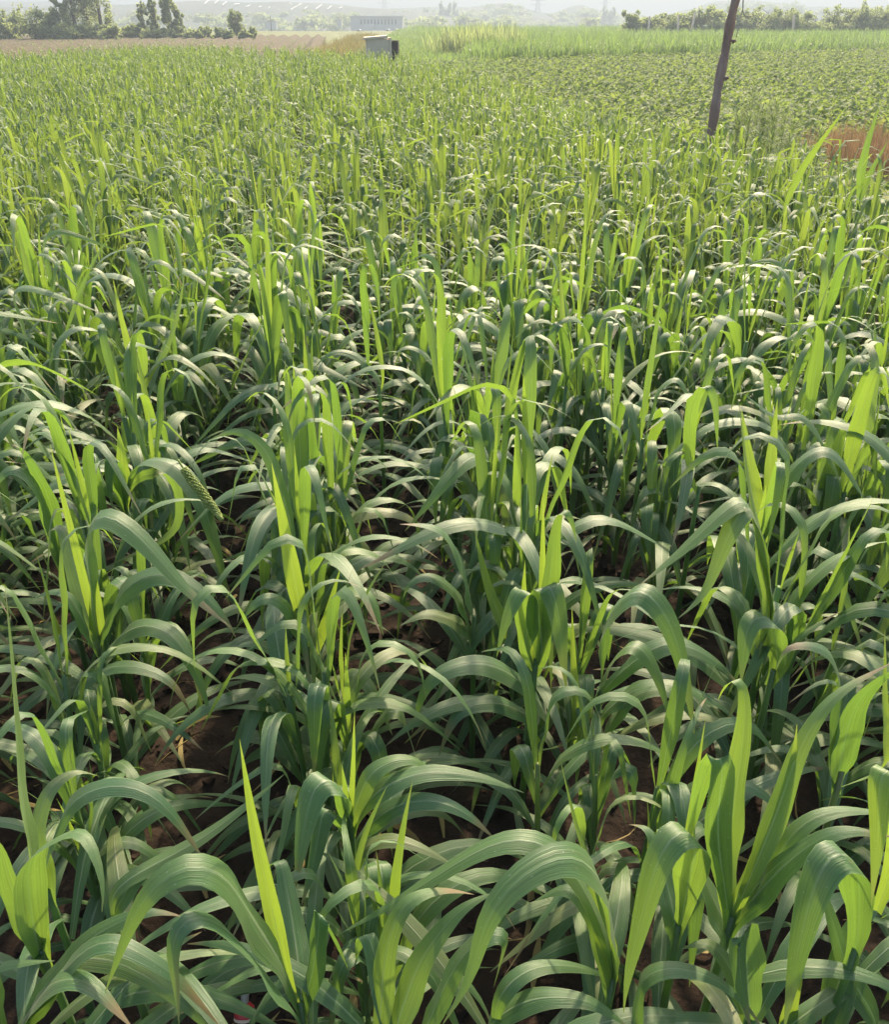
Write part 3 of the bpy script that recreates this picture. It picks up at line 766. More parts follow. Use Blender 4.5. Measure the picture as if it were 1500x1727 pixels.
# ------------------------------------------------------------------ small red capped bottle on the soil
c = at_z(411, 1694, 0.06)
e = tag(empty("small_bottle", (c[0], c[1], 0.045)), "small round red plastic cap with cloudy neck on the shaded soil", "bottle cap")
prof = [(0.0, .016), (0.003, .0165), (0.010, .017), (0.017, .0155), (0.022, .011), (0.025, .007)]
V, F_ = tube_arr([(0, 0, z - .012) for z, r in prof], [r for z, r in prof], 16)
cap = link("cap", mesh_np("cap", V, F_), M['red'], e)
cap.rotation_euler = (R(-35), 0, 0)
V, F_ = tube_arr([(0, 0, .012), (0, 0, .02), (0, 0, .033), (0, 0, .036)], [.0065, .0065, .007, .004], 16)
nk = link("neck", mesh_np("neck", V, F_), M['clear'], e); nk.rotation_euler = (R(-35), 0, 0)
V, F_ = tube_arr([(0, 0, -.013), (0, 0, -.008)], [.0172, .0174], 16)
b = link("highlight_band", mesh_np("highlight_band", V, F_), M['pale'], e); b.rotation_euler = (R(-35), 0, 0)  # thin pale ring that paints the highlight onto the red plastic

# ------------------------------------------------------------------ leaning wooden post with a bit of cord
bp = at(1192, 225, 8.5); bp[2] = 0
tp = at(1241, 0, 8.75)
e = tag(empty("wooden_post", bp), "rough brown wooden pole leaning over the edge of the millet", "pole")
dirv = (tp - bp); n = 26
prm = np.linspace(0, 1.16, n)
P = np.array([dirv * t + np.array([0.007 * math.sin(t * 7) + 0.004 * math.sin(t * 19), 0.01 * math.sin(t * 9), 0]) for t in prm])
rad = np.array([0.044 - 0.006 * t + 0.005 * math.sin(t * 31) + 0.003 * math.sin(t * 67) for t in prm])
V, F_ = tube_arr(P, rad, 14)
V = V + 0.006 * (vnoise(V[:, 0] * 60 + V[:, 1] * 40, V[:, 2] * 18, 5) - .5)[:, None] * np.array([1, 1, 0])
link("trunk", mesh_np("trunk", V, F_), M['bark'], e)
pc = at(1240, 18, 8.68) - bp
cd = [pc + np.array([.045, -.02, .16]), pc + np.array([.05, -.05, .02]), pc + np.array([.06, -.06, -.03]), pc + np.array([.10, -.06, -.05]), pc + np.array([.14, -.05, -.04])]
V, F_ = tube_arr(catmull(cd, 14), .006, 6); link("cord", mesh_np("cord", V, F_), M['rope'], e)
cd = [pc + np.array([.05, -.045, .0]), pc + np.array([.035, -.05, -.1]), pc + np.array([.03, -.055, -.2])]
V, F_ = tube_arr(catmull(cd, 8), .004, 6); link("cord", mesh_np("cord", V, F_), M['rope'], e)
for t in (0.28, 0.62, 0.80):
    q = dirv * t; kn = [q + np.array([.03, -.03, 0]), q + np.array([.058, -.045, .012])]
    V, F_ = tube_arr(kn, [.018, .011], 6); link("knot", mesh_np("knot", V, F_), M['bark'], e)

# ------------------------------------------------------------------ bean field on the right
def bean_arr(seed, nlf):
    r = random.Random(seed); a = Acc()
    for k in range(nlf):
        th = r.uniform(0, 6.283); rr = 0.18 * math.sqrt(r.random()); z = 0.30 * (1 - (rr / 0.26) ** 2) * r.uniform(0.55, 1.05)
        c = np.array([rr * math.cos(th), rr * math.sin(th), z])
        az = th + r.gauss(0, .7); tilt = r.uniform(-.2, .9)
        f = np.array([math.cos(az) * math.cos(tilt), math.sin(az) * math.cos(tilt), -math.sin(tilt)])
        sd = np.array([-math.sin(az), math.cos(az), r.gauss(0, .25)]); L = r.uniform(.055, .10); w = L * .38
        up = np.cross(f, sd) * L * .1
        v = np.array([c - f * L * .5, c + sd * w + up, c + f * L * .5, c - sd * w + up])
        a.add(v, [(0, 1, 2, 3)], attr_const(4, .5, .3, r.random(), .6 * r.random() ** 2))
    return np.concatenate(a.V), np.concatenate(a.F), np.concatenate(a.A)
BEAN = [bean_arr(300 + i, 52) for i in range(8)]
BEANM = []
for V, F_, A in BEAN:
    me = mesh_np("bean_plant", V, F_, A, False); me.materials.append(M['bean']); BEANM.append(me)
def front_line(x): return 34.0 + 0.62 * (x - 2.0)      # where the taller crop begins
bs = []
for k in range(0, 110):
    u = 4.75 + k * 0.46
    w = 2
    while w < 60:
        w += prng.uniform(.20, .40)
        x, y = xy(u + prng.gauss(0, .05), w)
        if y > front_line(x) - .3 or y < 7: continue
        if abs(x) > 0.56 * (y * .875 + .7) + .6: continue
        if y < 11.6 and x > 4.1 : continue
        bs.append((y, x, prng.uniform(0, 6.28), prng.randrange(8), prng.uniform(.8, 1.25)))
bs.sort()
for (y, x, rz, i, s) in bs[:260]:
    o = link("bean_plant", BEANM[i], None, None, (x, y, -0.02)); o.rotation_euler = (0, 0, rz); o.scale = (s, s, s)
    tag(o, "low bushy bean plant at the near side of the bean field behind the leaning pole", "bean plant", "bean plants in the low green field")
acc = Acc()
for (y, x, rz, i, s) in bs[260:]:
    V, F_, A = BEAN[i]; ca, sa = math.cos(rz), math.sin(rz)
    A2 = A.copy(); A2[:, 2] = (A2[:, 2] + x * 3.7 + y * 5.1) % 1
    acc.add(np.stack([(V[:, 0] * ca - V[:, 1] * sa) * s + x, (V[:, 0] * sa + V[:, 1] * ca) * s + y, V[:, 2] * s - .02], -1), F_, A2)
print("beans", len(bs))
tag(link("bean_crop", acc.mesh("bean_crop", False), M['bean']), "low leafy bean crop covering the field up to the taller crop", "beans", kind='stuff')

# ------------------------------------------------------------------ tufts: taller crop, weeds, dry grass, stubble
def tuft_arr(seed, nb, h, w, spread, lean, bend=.5, young=.5):
    r = random.Random(seed); a = Acc()
    for k in range(nb):
        az = r.uniform(0, 6.28); l = h * r.uniform(.55, 1.1)
        p = dict(z0=0, phi=az, L=l, th0=R(r.uniform(2, lean)), th1=R(r.uniform(lean, lean + bend * 120)), s0=.2, ds=.9, drift=0, twist=0)
        C, wd = leaf_curve(p, 4)
        C = C + np.array([r.gauss(0, spread), r.gauss(0, spread), 0])
        V, F_, A = blade(C, wd, w * r.uniform(.7, 1.2), 1, 0, 0, r.random(), young * r.random())
        a.add(V, F_, A)
    return np.concatenate(a.V), np.concatenate(a.F), np.concatenate(a.A)
def scatter(name, mat, protos, pts, label, cat, zf=None):
    a = Acc(); r = random.Random(9)
    for (x, y, s) in pts:
        V, F_, A = protos[r.randrange(len(protos))]
        rz = r.uniform(0, 6.28); ca, sa = math.cos(rz), math.sin(rz)
        A2 = A.copy(); A2[:, 2] = (A2[:, 2] + r.random()) % 1
        z = -0.03 if zf is None else zf(x, y)
        a.add(np.stack([(V[:, 0] * ca - V[:, 1] * sa) * s + x, (V[:, 0] * sa + V[:, 1] * ca) * s + y, V[:, 2] * s + z], -1), F_, A2)
    print(name, a.n)
    return tag(link(name, a.mesh(name), M[mat]), label, cat, kind='stuff')
r = random.Random(33)
pts = []
while len(pts) < 15000:
    y = 30 + 85 * r.random() ** 1.6
    x = r.uniform(-5, 0.62 * y)
    left = 1.2 - 0.07 * (y - 33)            # left border of the taller crop
    if x < left or y < front_line(x): continue
    pts.append((x, y, r.uniform(.8, 1.15) * (1.15 if abs(x - (y - 46) * .1 - 2) < 2 and 46 < y < 54 else 1.0)))
scatter("tall_crop", 'crop', [tuft_arr(400 + i, 11, .82, .034, .12, 14, .8) for i in range(10)], pts,
        "taller pale green cereal crop beyond the bean field", "cereal crop")
pts = []
for k in range(150):
    x = r.gauss(1.6, .9); y = 44 + r.gauss(0, 1.6)
    pts.append((x, y, r.uniform(.8, 1.15)))
scatter("weed_clump", 'tree', [tuft_arr(420 + i, 12, 1.25, .05, .12, 14, .5, .1) for i in range(5)], pts, "darker green clump of tall weeds in the taller crop", "weeds")
# rough grass from the box to the far crest, and beside the ploughed land
pts = []
for k in range(5200):
    y = 26 + 95 * r.random() ** 1.4
    x = r.uniform(-2.9 - .02 * y, 1.4 - .07 * (y - 33))
    pts.append((x, y, r.uniform(.5, 1.1)))
scatter("rough_grass", 'crop', [tuft_arr(430 + i, 8, .42, .03, .14, 22, .5, .8) for i in range(8)], pts, "rough light green grass around the concrete box", "grass")
pts = []
for k in range(1300):
    y = 27 + 55 * r.random() ** 1.3
    x = -2.6 - .045 * y + r.gauss(0, .55)
    pts.append((x, y, r.uniform(.6, 1.2)))
gp = []
for k in range(2600):
    y = 24 + 44 * r.random(); x = -4 - .045 * y - 30 * r.random()
    if in_field(x - .5, y - .5) or (x > -.22 * y and r.random() < .75): continue
    gp.append((x, y, r.uniform(.4, .9)))
scatter("sparse_grass", 'crop', [tuft_arr(440 + i, 7, .34, .03, .16, 26, .5, .5) for i in range(6)], gp, "thin green weeds growing over the brown ploughed land", "grass", lambda x, y: .06)
scatter("dry_grass", 'dry', [tuft_arr(450 + i, 10, .5, .022, .14, 20, .5) for i in range(6)], pts, "yellowed dry grass strip beside the ploughed field", "dry grass")
# weeds along the millet's right side
pts = []
for k in range(900):
    w = r.uniform(4, 26); u = 3.85 + abs(r.gauss(0, .38))
    x, y = xy(u, w)
    pts.append((x, y, r.uniform(.5, 1.2)))
scatter("edge_weeds", 'crop', [tuft_arr(470 + i, 12, .42, .016, .10, 26, .5, .6) for i in range(6)], pts, "mixed weeds along the right edge of the millet", "weeds")
# straw stubble
pts = []
for k in range(300):
    x = r.uniform(4.2, 6.6); y = r.uniform(9.6, 11.4) + .1 * (x - 4.2)
    pts.append((x, y, r.uniform(.8, 1.1)))
scatter("wheat_stubble", 'straw', [tuft_arr(490 + i, 12, .46, .009, .07, 9, .10, .2) for i in range(6)], pts, "reddish brown standing straw stubble beside the bean field", "stubble")

# tall feathery weeds
def feather_weed(px, py_top, Y, hgt, seed, label):
    q = at(px, py_top, Y); rr = random.Random(seed)
    e = tag(empty("feathery_weed", (q[0], q[1], 0)), label, "weed", "feathery weeds by the pole")
    hgt = q[2]
    V, F_ = tube_arr([(0, 0, 0), (.01, 0, hgt * .5), (0.02, .01, hgt * .97)], [.007, .005, .002], 6)
    link("stem", mesh_np("stem", V, F_, attr_const(len(V), .5, .3, .4, .2)), M['tree'], e)
    a = Acc()
    for k in range(330):
        f = rr.uniform(.12, 1.0); az = rr.uniform(0, 6.28)
        p = dict(z0=hgt * f, phi=az, L=rr.uniform(.12, .26) * (1.15 - .7 * f), th0=R(rr.uniform(25, 50)), th1=R(rr.uniform(60, 110)), s0=0, ds=1, drift=0, twist=0)
        C, wd = leaf_curve(p, 4)
        a.add(*blade(C, wd, .0075, 1, 0, 0, rr.random(), .3 * f))
    tag(link("foliage", a.mesh("foliage"), M['weed'], e), kind='stuff')
feather_weed(1272, 140, 8.1, 1.0, 1, "tall grey-green feathery weed just right of the leaning pole")
feather_weed(1312, 168, 7.9, .9, 2, "shorter darker feathery weed between the pole and the stubble")
feather_weed(1385, 222, 7.2, .6, 3, "low spiky weed in front of the brown stubble")
for i_, (px_, py_, Y_) in enumerate([(1258, 172, 8.5), (1282, 160, 8.8), (1300, 176, 8.4), (1326, 180, 8.7), (1340, 200, 8.2), (1246, 196, 8.0)]):
    feather_weed(px_, py_, Y_, .8, 20 + i_, "wispy pale green weed in the thicket between the pole and the stubble")
feather_weed(1290, 185, 8.3, .6, 4, "slim feathery weed standing between two taller ones")

# ------------------------------------------------------------------ ploughed field
PA = R(6.5)
def plough_z(U, W2):
    return 0.0 + 0.11 * np.cos(2 * math.pi * U / 0.95 + .4 * np.sin(W2 * .11)) + .03 * vnoise(U * 3, W2 * 3, 8)
nu, nw = 330, 60
U, Wd = np.meshgrid(np.linspace(-46, -.3, nu), np.linspace(15, 84, nw))
ca, sa = math.cos(PA), math.sin(PA)
X = U * ca - (Wd - 20) * sa * 1.0 - 3.2 + .9; Y = U * sa * .0 + Wd
V = np.stack([X, Y, plough_z(U, Wd) + .10], -1).reshape(-1, 3)
i = np.arange(nw - 1)[:, None] * nu; j = np.arange(nu - 1)[None, :]
F_ = np.stack([i + j, i + j + 1, i + nu + j + 1, i + nu + j], -1).reshape(-1, 4)
keep = np.array([not in_field(X.ravel()[f[0]] - .3, Y.ravel()[f[0]] - .6) and X.ravel()[f[0]] < -2.6 - .045 * Y.ravel()[f[0]] + .3 for f in F_])
tag(link("ploughed_field", mesh_np("ploughed_field", V, F_[keep]), M['plough']), kind='structure')

# ------------------------------------------------------------------ concrete box and dark board
c = at(638, 88, 27.5)
e = tag(empty("concrete_box", (c[0], c[1], -.03), R(7)), "square pale concrete well box at the far end of the millet", "concrete box")
e.scale = (.76, 1, 1)
def part(name, dims, mat, par, rot=None, bev=.008):
    V, F_ = box_arr(*dims); me = mesh_np(name, V, F_, None, False)
    o = link(name, me, M[mat], par)
    if rot: o.rotation_euler = rot
    if bev:
        b = o.modifiers.new("bevel", 'BEVEL'); b.width = bev; b.segments = 2
    return o
part("front_wall", (-.41, .37, -.40, -.32, 0, .97), 'concrete', e)
part("side_wall", (.375, .455, -.42, .42, 0, 1.0), 'concrete', e)
part("side_wall", (-.42, -.34, -.315, .42, 0, .96), 'concrete', e)
part("back_wall", (-.335, .37, .34, .42, 0, .97), 'concrete', e)
part("lid", (-.45, .37, -.43, .44, .975, 1.035), 'concrete', e, (0, R(-3.2), 0))
c = at(664, 90, 27.3)
e = tag(empty("dark_crate", (c[0], c[1], -.03), R(-4)), "dark brown upright wooden crate against the concrete box", "crate")
for k in range(4):
    part("board", (-.12 + k * .066, -.12 + k * .066 + .062, -.12, -.10, 0, .91), 'darkwood', e, None, .003)
part("side_panel", (-.125, -.10, -.095, .13, 0, .90), 'darkwood', e, None, .003)
part("side_panel", (.115, .14, -.095, .13, 0, .90), 'darkwood', e, None, .003)
part("back_panel", (-.095, .11, .11, .135, 0, .90), 'darkwood', e, None, .003)
part("top", (-.13, .145, -.125, .14, .912, .935), 'darkwood', e, None, .003)

# white sacks in the grass
def sack(px, py, Y, s, lab):
    q = at(px, py, Y); rr = random.Random(px)
    P = [(-.5 * s, 0, .12 * s), (-.42 * s, 0, .2 * s), (-.15 * s, .02 * s, .24 * s), (.18 * s, -.02 * s, .25 * s), (.42 * s, 0, .18 * s), (.55 * s, 0, .16 * s)]
    V, F_ = tube_arr(P, np.array([.06, .19, .26, .25, .17, .07]) * s, 10)
    V[:, 2] *= .85
    o = link("white_sack", mesh_np("white_sack", V, F_), M['sack'], None, (q[0], q[1], q[2]))
    o.rotation_euler = (0, 0, rr.uniform(-.4, .4))
    return tag(o, lab, "sack", "white sacks lying in the far grass")
for px, py in ((654, 53), (668, 52.5), (676, 52.5), (606, 53.5)):
    d = ray(px, py); Yg = (H + 0.03) / (-d[2]) * d[1]
    sack(px, py, Yg - .05, .62, "small white sack lying in the grass behind the concrete box")

# ------------------------------------------------------------------ trees, bushes
def crown_arr(lobes, n, size, seed, mul_young=.5):
    """lobes: (cx,cy,cz,rx,ry,rz); leaf quads fill the lobes"""
    rg = np.random.default_rng(seed)
    vol = np.array([l[3] * l[4] * l[5] for l in lobes]) ** .75; pr = vol / vol.sum()
    idx = rg.choice(len(lobes), n, p=pr)
    L = np.array(lobes)[idx]
    d = rg.normal(size=(n, 3)); d /= np.linalg.norm(d, axis=1)[:, None]
    rad = rg.random(n) ** .42 * (0.85 + .3 * rg.random(n))
    c = L[:, :3] + d * rad[:, None] * L[:, 3:]
    f = rg.normal(size=(n, 3)) * [1, 1, .7]; f /= np.linalg.norm(f, axis=1)[:, None]
    s = np.cross(f, rg.normal(size=(n, 3))); s /= np.linalg.norm(s, axis=1)[:, None]
    sz = size * (0.6 + .8 * rg.random(n))[:, None]
    V = np.stack([c - f * sz, c + s * sz * .55, c + f * sz, c - s * sz * .55], 1).reshape(-1, 3)
    F_ = np.arange(4 * n).reshape(-1, 4)
    A = np.zeros((4 * n, 4), np.float32); A[:, 0] = .5; A[:, 1] = .3
    A[:, 2] = np.repeat(rg.random(n), 4); A[:, 3] = np.repeat(rg.random(n) ** 2 * mul_young, 4)
    return V, F_, A
def tree(name, px, Y, z0, ztop, wid, kind, label, cat, group, seed, n=2600, leaf=.09, young=.5):
    x = (px - CX) / F_PX * depth((0, Y, z0 + 1.5)); rr = random.Random(seed); h = ztop - z0
    e = tag(empty(name, (x, Y, z0)), label, cat, group)
    lobes = []
    if kind == 'poplar':
        for k in range(30):
            f = (k + rr.random()) / 30; a = rr.uniform(0, 6.28); w = wid * .5 * (math.sin(math.pi * (.16 + .76 * f)) ** .6)
            o = w * .8 * math.sqrt(rr.random())
            lobes.append((o * math.cos(a), o * math.sin(a), h * (.08 + .86 * f), w * rr.uniform(.22, .42), w * rr.uniform(.22, .42), h * rr.uniform(.05, .10)))
    else:
        for k in range(14):
            a = rr.uniform(0, 6.28); f = rr.random(); w = wid * .5 * (.35 + .65 * math.sin(math.pi * min(.95, .25 + .6 * f)))
            o = w * rr.uniform(.2, .8)
            lobes.append((o * math.cos(a), o * math.sin(a) * .8, h * ((.22 if kind == 'tree' else .12) + .66 * f), w * rr.uniform(.35, .6), w * rr.uniform(.35, .6), h * rr.uniform(.10, .2)))
        for k in range(4):
            a = rr.uniform(0, 6.28)
            lobes.append((wid * .25 * math.cos(a), wid * .2 * math.sin(a), h * rr.uniform(.75, .92), wid * .08, wid * .08, h * rr.uniform(.08, .14)))
    V, F_, A = crown_arr(lobes, n, leaf, seed, young)
    V[:, 2] = np.maximum(V[:, 2], .02)
    link("crown", mesh_np("crown", V, F_, A, False), M['tree'], e)
    a = Acc()
    V, F_ = tube_arr([(0, 0, -.1), (.02, .01, h * .3), (-.03, .02, h * .6), (0, 0, h * .86)], [h * .022, h * .017, h * .011, h * .003], 6); a.add(V, F_)
    for k in range(7):
        l = lobes[rr.randrange(len(lobes))]; zb = max(.1 * h, l[2] - .18 * h)
        V, F_ = tube_arr([(0, 0, zb), (l[0] * .5, l[1] * .5, (zb + l[2]) / 2), l[:3]], [h * .009, h * .006, h * .003], 6); a.add(V, F_)
    link("trunk", a.mesh("trunk"), M['trunk'], e)
    return e
G1 = "poplars on the left field edge"
for i, (px, top, w, Y, lab) in enumerate([
    (124, 6.2, 2.0, 70, "tall slim poplar on the left side of the poplar clump"),
    (146, 7.0, 2.3, 71.5, "tallest dense poplar in the middle of the poplar clump"),
    (168, 6.6, 2.3, 70.5, "sunlit tall poplar on the right side of the poplar clump"),
    (98, 3.1, 1.6, 69, "short grey-green poplar leaning beside the tall poplar clump"),
    (241, 2.55, 1.1, 73, "thin pale poplar of a close pair beyond the ploughed field"),
    (260, 3.0, 1.0, 74, "thin pale poplar slightly taller than its twin"),
    (287, 4.0, 1.5, 73, "lone poplar standing right of the pair of thin ones"),
    (300, 2.2, 1.1, 73.5, "young poplar close against the lone poplar")]):
    tree("poplar_tree", px, Y, -.05, top, w, 'poplar', lab, "tree", G1, 600 + i, 4200 if top > 3.5 else 2200, .075, .8)
G2 = "bushes along the left field edge"
BL = ["rounded leafy bush on the left field edge below the poplars", "low scrubby bush beyond the ploughed field"]
bl = [(-6, 2.0, 2.0), (12, 1.35, 1.6), (26, 2.25, 1.3), (52, 2.35, 2.0), (68, 1.5, 1.8), (84, 2.0, 1.6), (108, 1.2, 2.0), (130, 1.1, 1.8), (158, 1.15, 2.0), (182, 1.1, 1.8), (205, 1.0, 1.8), (222, 1.15, 1.7),
      (246, .95, 1.8), (275, .85, 1.8), (302, .95, 1.6), (322, .8, 1.6), (345, .95, 1.3), (368, .9, 1.2), (382, .75, 1.0), (412, .75, 1.2), (424, .9, .7)]
for i, (px, top, w) in enumerate(bl):
    tree("bush", px, 67 + (i % 3) * .9 + (4 if px > 200 else 0), -.05, top, w, 'bush', BL[0] if px < 200 else BL[1], "bush", G2 if px < 200 else "scrub beyond the ploughed field", 640 + i, 1500, .085, .7)
tree("round_tree", 397, 74, -.05, 2.0, 1.35, 'tree', "small round-crowned dark tree standing alone beyond the ploughed field", "tree", None, 680, 1600, .08, .2)
G3 = "shrubs of the hedge behind the taller crop"
hd = [(1064, 1.75, 1.7, 1.0)] + [(1085, 1.3, 2, .3), (1108, 1.45, 2.2, .3), (1130, 1.5, 2.0, .4), (1158, 1.75, 2.4, .4), (1185, 2.0, 2.4, .6), (1212, 2.05, 2.4, .6), (1240, 1.95, 2.4, .4), (1268, 1.9, 2.4, .4), (1296, 2.05, 2.5, .4),
      (1325, 2.05, 2.4, .5), (1350, 1.75, 2.2, .3), (1378, 1.75, 2.3, .4), (1408, 2.15, 2.2, .2), (1436, 1.95, 2.3, .3), (1462, 2.3, 2.2, .3), (1488, 2.05, 2.4, .4), (1515, 2.2, 2.4, .3)]
for i, (px, top, w, yg) in enumerate(hd):
    tree("hedge_shrub", px, 78 + (i % 3) * .8, -.05, top + .25, w * 1.35, 'bush',
         "bright yellow-green shrub at the left end of the hedge" if i == 0 else "leafy grey-green hedge shrub behind the taller crop", "shrub", G3, 700 + i, 3600, .085, yg)
# posts in front of the hedge
for i, (px, y0, y1, lab) in enumerate([(1169, 22, 48, "leaning pale concrete post in front of the hedge"), (1145, 25, 46, "upright short pale post left of the leaning concrete post"),
                                       (1340, 26, 48, "pale concrete post below the hedge's tallest shrubs"), (1096, 28, 44, "thin pale post near the hedge's left end"), (1176, 14, 26, "thin dark stick rising from the hedge beside the leaning post")]):
    q0, q1 = at(px - (3 if i == 0 else 0), y1, 74.5), at(px + (4 if i == 0 else 5 if i == 4 else 0), y0, 74.5)
    q0[2] = -.05
    P = np.array([q0 - q0, (q1 - q0) * .5, (q1 - q0)])
    V, F_ = tube_arr(P, [.09, .085, .075] if i != 4 else [.04, .035, .02], 6)
    o = link("fence_post", mesh_np("fence_post", V, F_), M['concrete'] if i != 4 else M['trunk'], None, q0)
    tag(o, lab, "post", "posts along the hedge")

# ------------------------------------------------------------------ hills, far woods, building, pylons
def hill(name, prof, Y, zb, thick, seed):
    """profile of (px, py of skyline) at distance Y; front face falls towards the camera"""
    px = np.linspace(prof[0][0], prof[-1][0], 90)
    py = np.interp(px, [p[0] for p in prof], [p[1] for p in prof])
    rows = []
    top = np.array([at(a, b, Y) for a, b in zip(px, py)])
    top[:, 2] += 0.5 * (vnoise(top[:, 0] * .12, top[:, 0] * 0, seed) - .5)
    for k in range(12):
        f = k / 7.0
        v = top.copy(); v[:, 1] = Y - thick + thick * f
        prof_f = smooth(np.array(min(f, 2 - f) if f <= 2 else 0.0))
        v[:, 2] = zb + (top[:, 2] - zb) * float(prof_f) + .5 * (vnoise(v[:, 0] * .08, v[:, 1] * .08, seed + 1) - .5) * (1 if f != 1 else 0)
        rows.append(v)
    V = np.concatenate(rows); n = len(px)
    i = np.arange(11)[:, None] * n; j = np.arange(n - 1)[None, :]
    F_ = np.stack([i + j, i + j + 1, i + n + j + 1, i + n + j], -1).reshape(-1, 4)
    return tag(link(name, mesh_np(name, V, F_), M['hill']), kind='structure'), top
hill("hill", [(-250, 12), (0, 12), (60, 12), (190, 8.5), (260, 8), (310, 3), (345, .5), (370, 1.5), (420, 5), (480, 4), (545, 6.5), (600, 12), (700, 18), (820, 34)], 420, -5, 150, 3)
hill("hill", [(-300, 2), (0, 2.5), (100, 3), (200, 8), (300, 18)], 640, -5, 150, 5)
hill("hill", [(560, 26), (650, 15), (740, 12), (800, 12), (840, 6), (860, 7), (895, 17), (930, 24), (960, 12), (980, 9), (1010, 18), (1060, 26)], 520, -5, 120, 7)
hill("hill", [(1080, 34), (1140, 22), (1180, 12), (1205, 3), (1260, 0), (1310, 4), (1340, 10), (1400, 12), (1600, 12)], 560, -5, 120, 9)
def wood(name, spots_, label, seed):
    a = Acc(); rr = random.Random(seed)
    for (px, py, Y, w, h) in spots_:
        q = at(px, py, Y)
        lobes = [(rr.gauss(0, w * .25), rr.gauss(0, w * .25), h * rr.uniform(.3, .85), w * rr.uniform(.25, .45), w * .35, h * rr.uniform(.15, .28)) for _ in range(6)]
        V, F_, A = crown_arr(lobes, 260, w * .10, rr.randrange(9999), .2)
        V = V + np.array([q[0], q[1], q[2] - h])
        a.add(V, F_, A)
    return tag(link(name, a.mesh(name, False), M['tree']), label, "wood", kind='stuff')
rr = random.Random(77)
ws = []
def skyline(px, pr): return float(np.interp(px, [p[0] for p in pr], [p[1] for p in pr]))
pr1 = [(640, 17), (740, 12), (800, 11), (815, 8), (840, 3), (862, 7), (895, 16), (930, 24), (945, 17), (965, 9), (985, 6), (1005, 12), (1050, 20), (1090, 26)]
for k in range(210):
    px = rr.uniform(640, 1090); ws.append((px, skyline(px, pr1) + rr.uniform(0, 1) ** .8 * 24, rr.uniform(395, 520), rr.uniform(4, 7), rr.uniform(4, 7)))
for k in range(60):
    px = rr.uniform(1140, 1420); ws.append((px, skyline(px, [(1140, 24), (1180, 13), (1205, 3), (1260, 1), (1310, 5), (1340, 3), (1350, 12), (1420, 14)]) + rr.uniform(0, 12), rr.uniform(430, 550), rr.uniform(4, 7), 5))
wood("far_wood", ws, "grey hazy woodland on the distant hills", 1)
ws = []
for k in range(120):
    px = rr.uniform(-20, 620); t = rr.random()
    ws.append((px, rr.choice([20, 24, 30, 34, 38, 41]) + rr.gauss(0, 2), 250 + rr.random() * 110, rr.uniform(3, 6), rr.uniform(2.5, 4.5)))
for (px, py, w) in ((515, 27, 8), (530, 29, 7), (580, 24, 5), (845, 27, 8), (785, 27, 7), (735, 28, 7), (470, 36, 9), (560, 33, 5), (800, 30, 8), (1000, 30, 6), (690, 33, 7)):
    for q in range(3): ws.append((px + rr.gauss(0, 5), py + rr.gauss(0, 1.5), 255 + rr.uniform(0, 40), w * .7, w * .65))
wood("valley_wood", ws, "hazy grey-green trees in the valley below the left hill", 2)
for i, (px, py, w) in enumerate([(744, 1.5, 4), (757, 3, 3.6), (768, 2.5, 3.4), (1018, 8, 3.6), (1031, 12, 4.2), (1337, 1, 8)]):
    q = at(px, py, 400)
    tree("far_tree", px, 400, -4.5, q[2], w * .9, 'poplar' if i < 5 else 'tree', ["hazy tall tree, first of a row of three on the far ridge", "hazy tall tree, middle one of three on the far ridge", "hazy tall tree, last of a row of three on the far ridge",
         "hazy pointed tree, taller of a far pair", "hazy rounded tree, shorter of a far pair", "hazy square-crowned tree above the hedge"][i], "tree", "hazy trees on the far ridge", 760 + i, 1200, .4, .2)
# pale panel rows on the hill
strips = [(345, 7, 352, 1), (362, 6, 369, 0), (375, 9, 382, 3.5), (395, 8, 404, 6.5), (415, 12, 425, 8), (437, 12.5, 446, 8.5), (453, 14, 467, 8), (470, 16.5, 491, 6.5), (491, 16.5, 508, 7), (513, 15.5, 524, 8.5), (533, 15.5, 543, 8.5), (552, 15.5, 560, 10), (571, 15, 578, 12)]
for i, (x0, y0, x1, y1) in enumerate(strips):
    a0, a1 = at(x0, y0, 372), at(x1, y1, 402)
    d = a1 - a0
    V, F_ = tube_arr([np.zeros(3), d], [.18, .18], 6)
    o = link("panel_row", mesh_np("panel_row", V, F_, None, False), M['panel'], None, a0)
    tag(o, "pale slanting panel row near the top of the hazy left hill", "panel row", "pale panel rows on the left hill")
# long white building
q0, q1 = at(592, 42, 235), at(679, 42, 235)
e = tag(empty("white_building", (q0[0], 235, q0[2] - 1.2)), "long low white building with a row of dark windows before the hills", "building")
Lb = q1[0] - q0[0]
part("wall", (0, Lb, 0, 6, 0, 2.7), 'white', e, None, 0)
part("roof", (-.3, Lb + .3, -.4, 6.4, 2.7, 2.95), 'white', e, None, 0)
for k in range(11):
    xx = 2.2 + k * (Lb - 3.2) / 11
    wv = part("window", (xx, xx + .42, -.03, .05, 1.25, 2.25), 'window', e, None, 0)
q = at(540, 41, 236)
part("annex", (3.0, 5.2, -2.6, -.4, 0, 1.35), 'white', e, None, 0)
# smaller pale sheds in the valley
for i, (px, py, w, lab) in enumerate([(456, 37, 2.6, "tiny pale shed behind the utility pole in the valley"), (572, 34, 1.0, "narrow pale hut beside the long white building")]):
    q = at(px, py, 240)
    e = tag(empty("far_shed", (q[0], 240, q[2] - 1.6)), lab, "shed")
    part("wall", (-w / 2, w / 2, 0, 2, 0, 1.7), 'white', e, None, 0); part("roof", (-w / 2 - .15, w / 2 + .15, -.2, 2.2, 1.7, 1.85), 'concrete', e, None, 0)
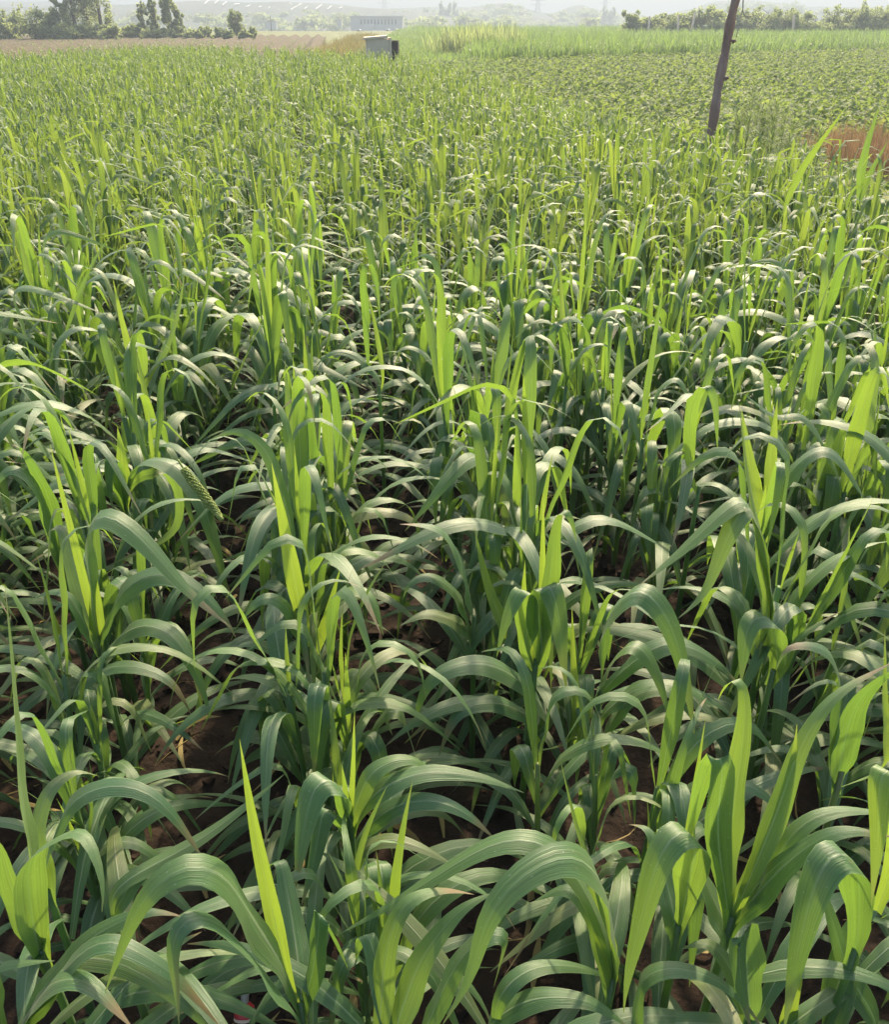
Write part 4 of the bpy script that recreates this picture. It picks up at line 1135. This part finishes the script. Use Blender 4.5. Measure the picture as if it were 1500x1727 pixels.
# utility pole
q = at(456, 28, 150)
e = tag(empty("utility_pole", (q[0], 150, -1.3)), "thin dark utility pole with one crossarm beyond the ploughed field", "utility pole")
V, F_ = tube_arr([(0, 0, 0), (0, 0, q[2] + 1.3)], [.09, .06], 6); link("pole", mesh_np("pole", V, F_), M['trunk'], e)
V, F_ = tube_arr([(-.42, 0, q[2] + .75), (.42, 0, q[2] + .75)], [.04, .04], 6); link("crossarm", mesh_np("crossarm", V, F_), M['trunk'], e)
# lattice pylons
def pylon(px, Y, ztop, zb, w, lab):
    q = at(px, 20, Y)
    e = tag(empty("pylon", (q[0], Y, zb)), lab, "pylon", "hazy pylons on the skyline")
    h = ztop - zb; a = Acc()
    def bar(p0, p1, r_=.12):
        V, F_ = tube_arr([p0, p1], [r_, r_], 4, False); a.add(V, F_)
    lev = [0, .3, .55, .75, .9, 1.0]; hw = [w * .5, w * .33, w * .22, w * .15, w * .11, w * .06]
    for sx in (-1, 1):
        for sy in (-1, 1):
            for k in range(5): bar((sx * hw[k], sy * hw[k], h * lev[k]), (sx * hw[k + 1], sy * hw[k + 1], h * lev[k + 1]))
    for k in range(5):
        for sy in (-1, 1):
            bar((-hw[k], sy * hw[k], h * lev[k]), (hw[k + 1], sy * hw[k + 1], h * lev[k + 1]), .07); bar((hw[k], sy * hw[k], h * lev[k]), (-hw[k + 1], sy * hw[k + 1], h * lev[k + 1]), .07)
    link("tower", a.mesh("tower", False), M['steel'], e)
    for f in (.74, .86, .97):
        V, F_ = tube_arr([(-w * .75, 0, h * f), (0, 0, h * f + .35), (w * .75, 0, h * f)], [.09, .13, .09], 6)
        link("crossarm", mesh_np("crossarm", V, F_), M['steel'], e)
pylon(649, 540, 12.5, -5, 5.5, "hazy lattice pylon above the long white building")
pylon(907, 500, 10.8, -5, 5.0, "hazy lattice pylon right of the wooded hill")
pylon(1020, 560, 13.0, -5, 4.6, "very faint lattice pylon behind the pair of far trees")

# ------------------------------------------------------------------ haze
m, nt, out = new_mat("pale_haze")
pv = N(nt, "ShaderNodeVolumePrincipled")
pv.inputs["Color"].default_value = (0.42, 0.50, 0.58, 1)
pv.inputs["Density"].default_value = 0.0029
pv.inputs["Anisotropy"].default_value = 0.2
nt.links.new(pv.outputs[0], out.inputs[1])
V, F_ = box_arr(-1500, 1500, -100, 1450, -8, 17)
hz = link("haze", mesh_np("haze", V, F_, None, False), m)
tag(hz, "pale morning haze over the fields", "haze", kind='stuff')
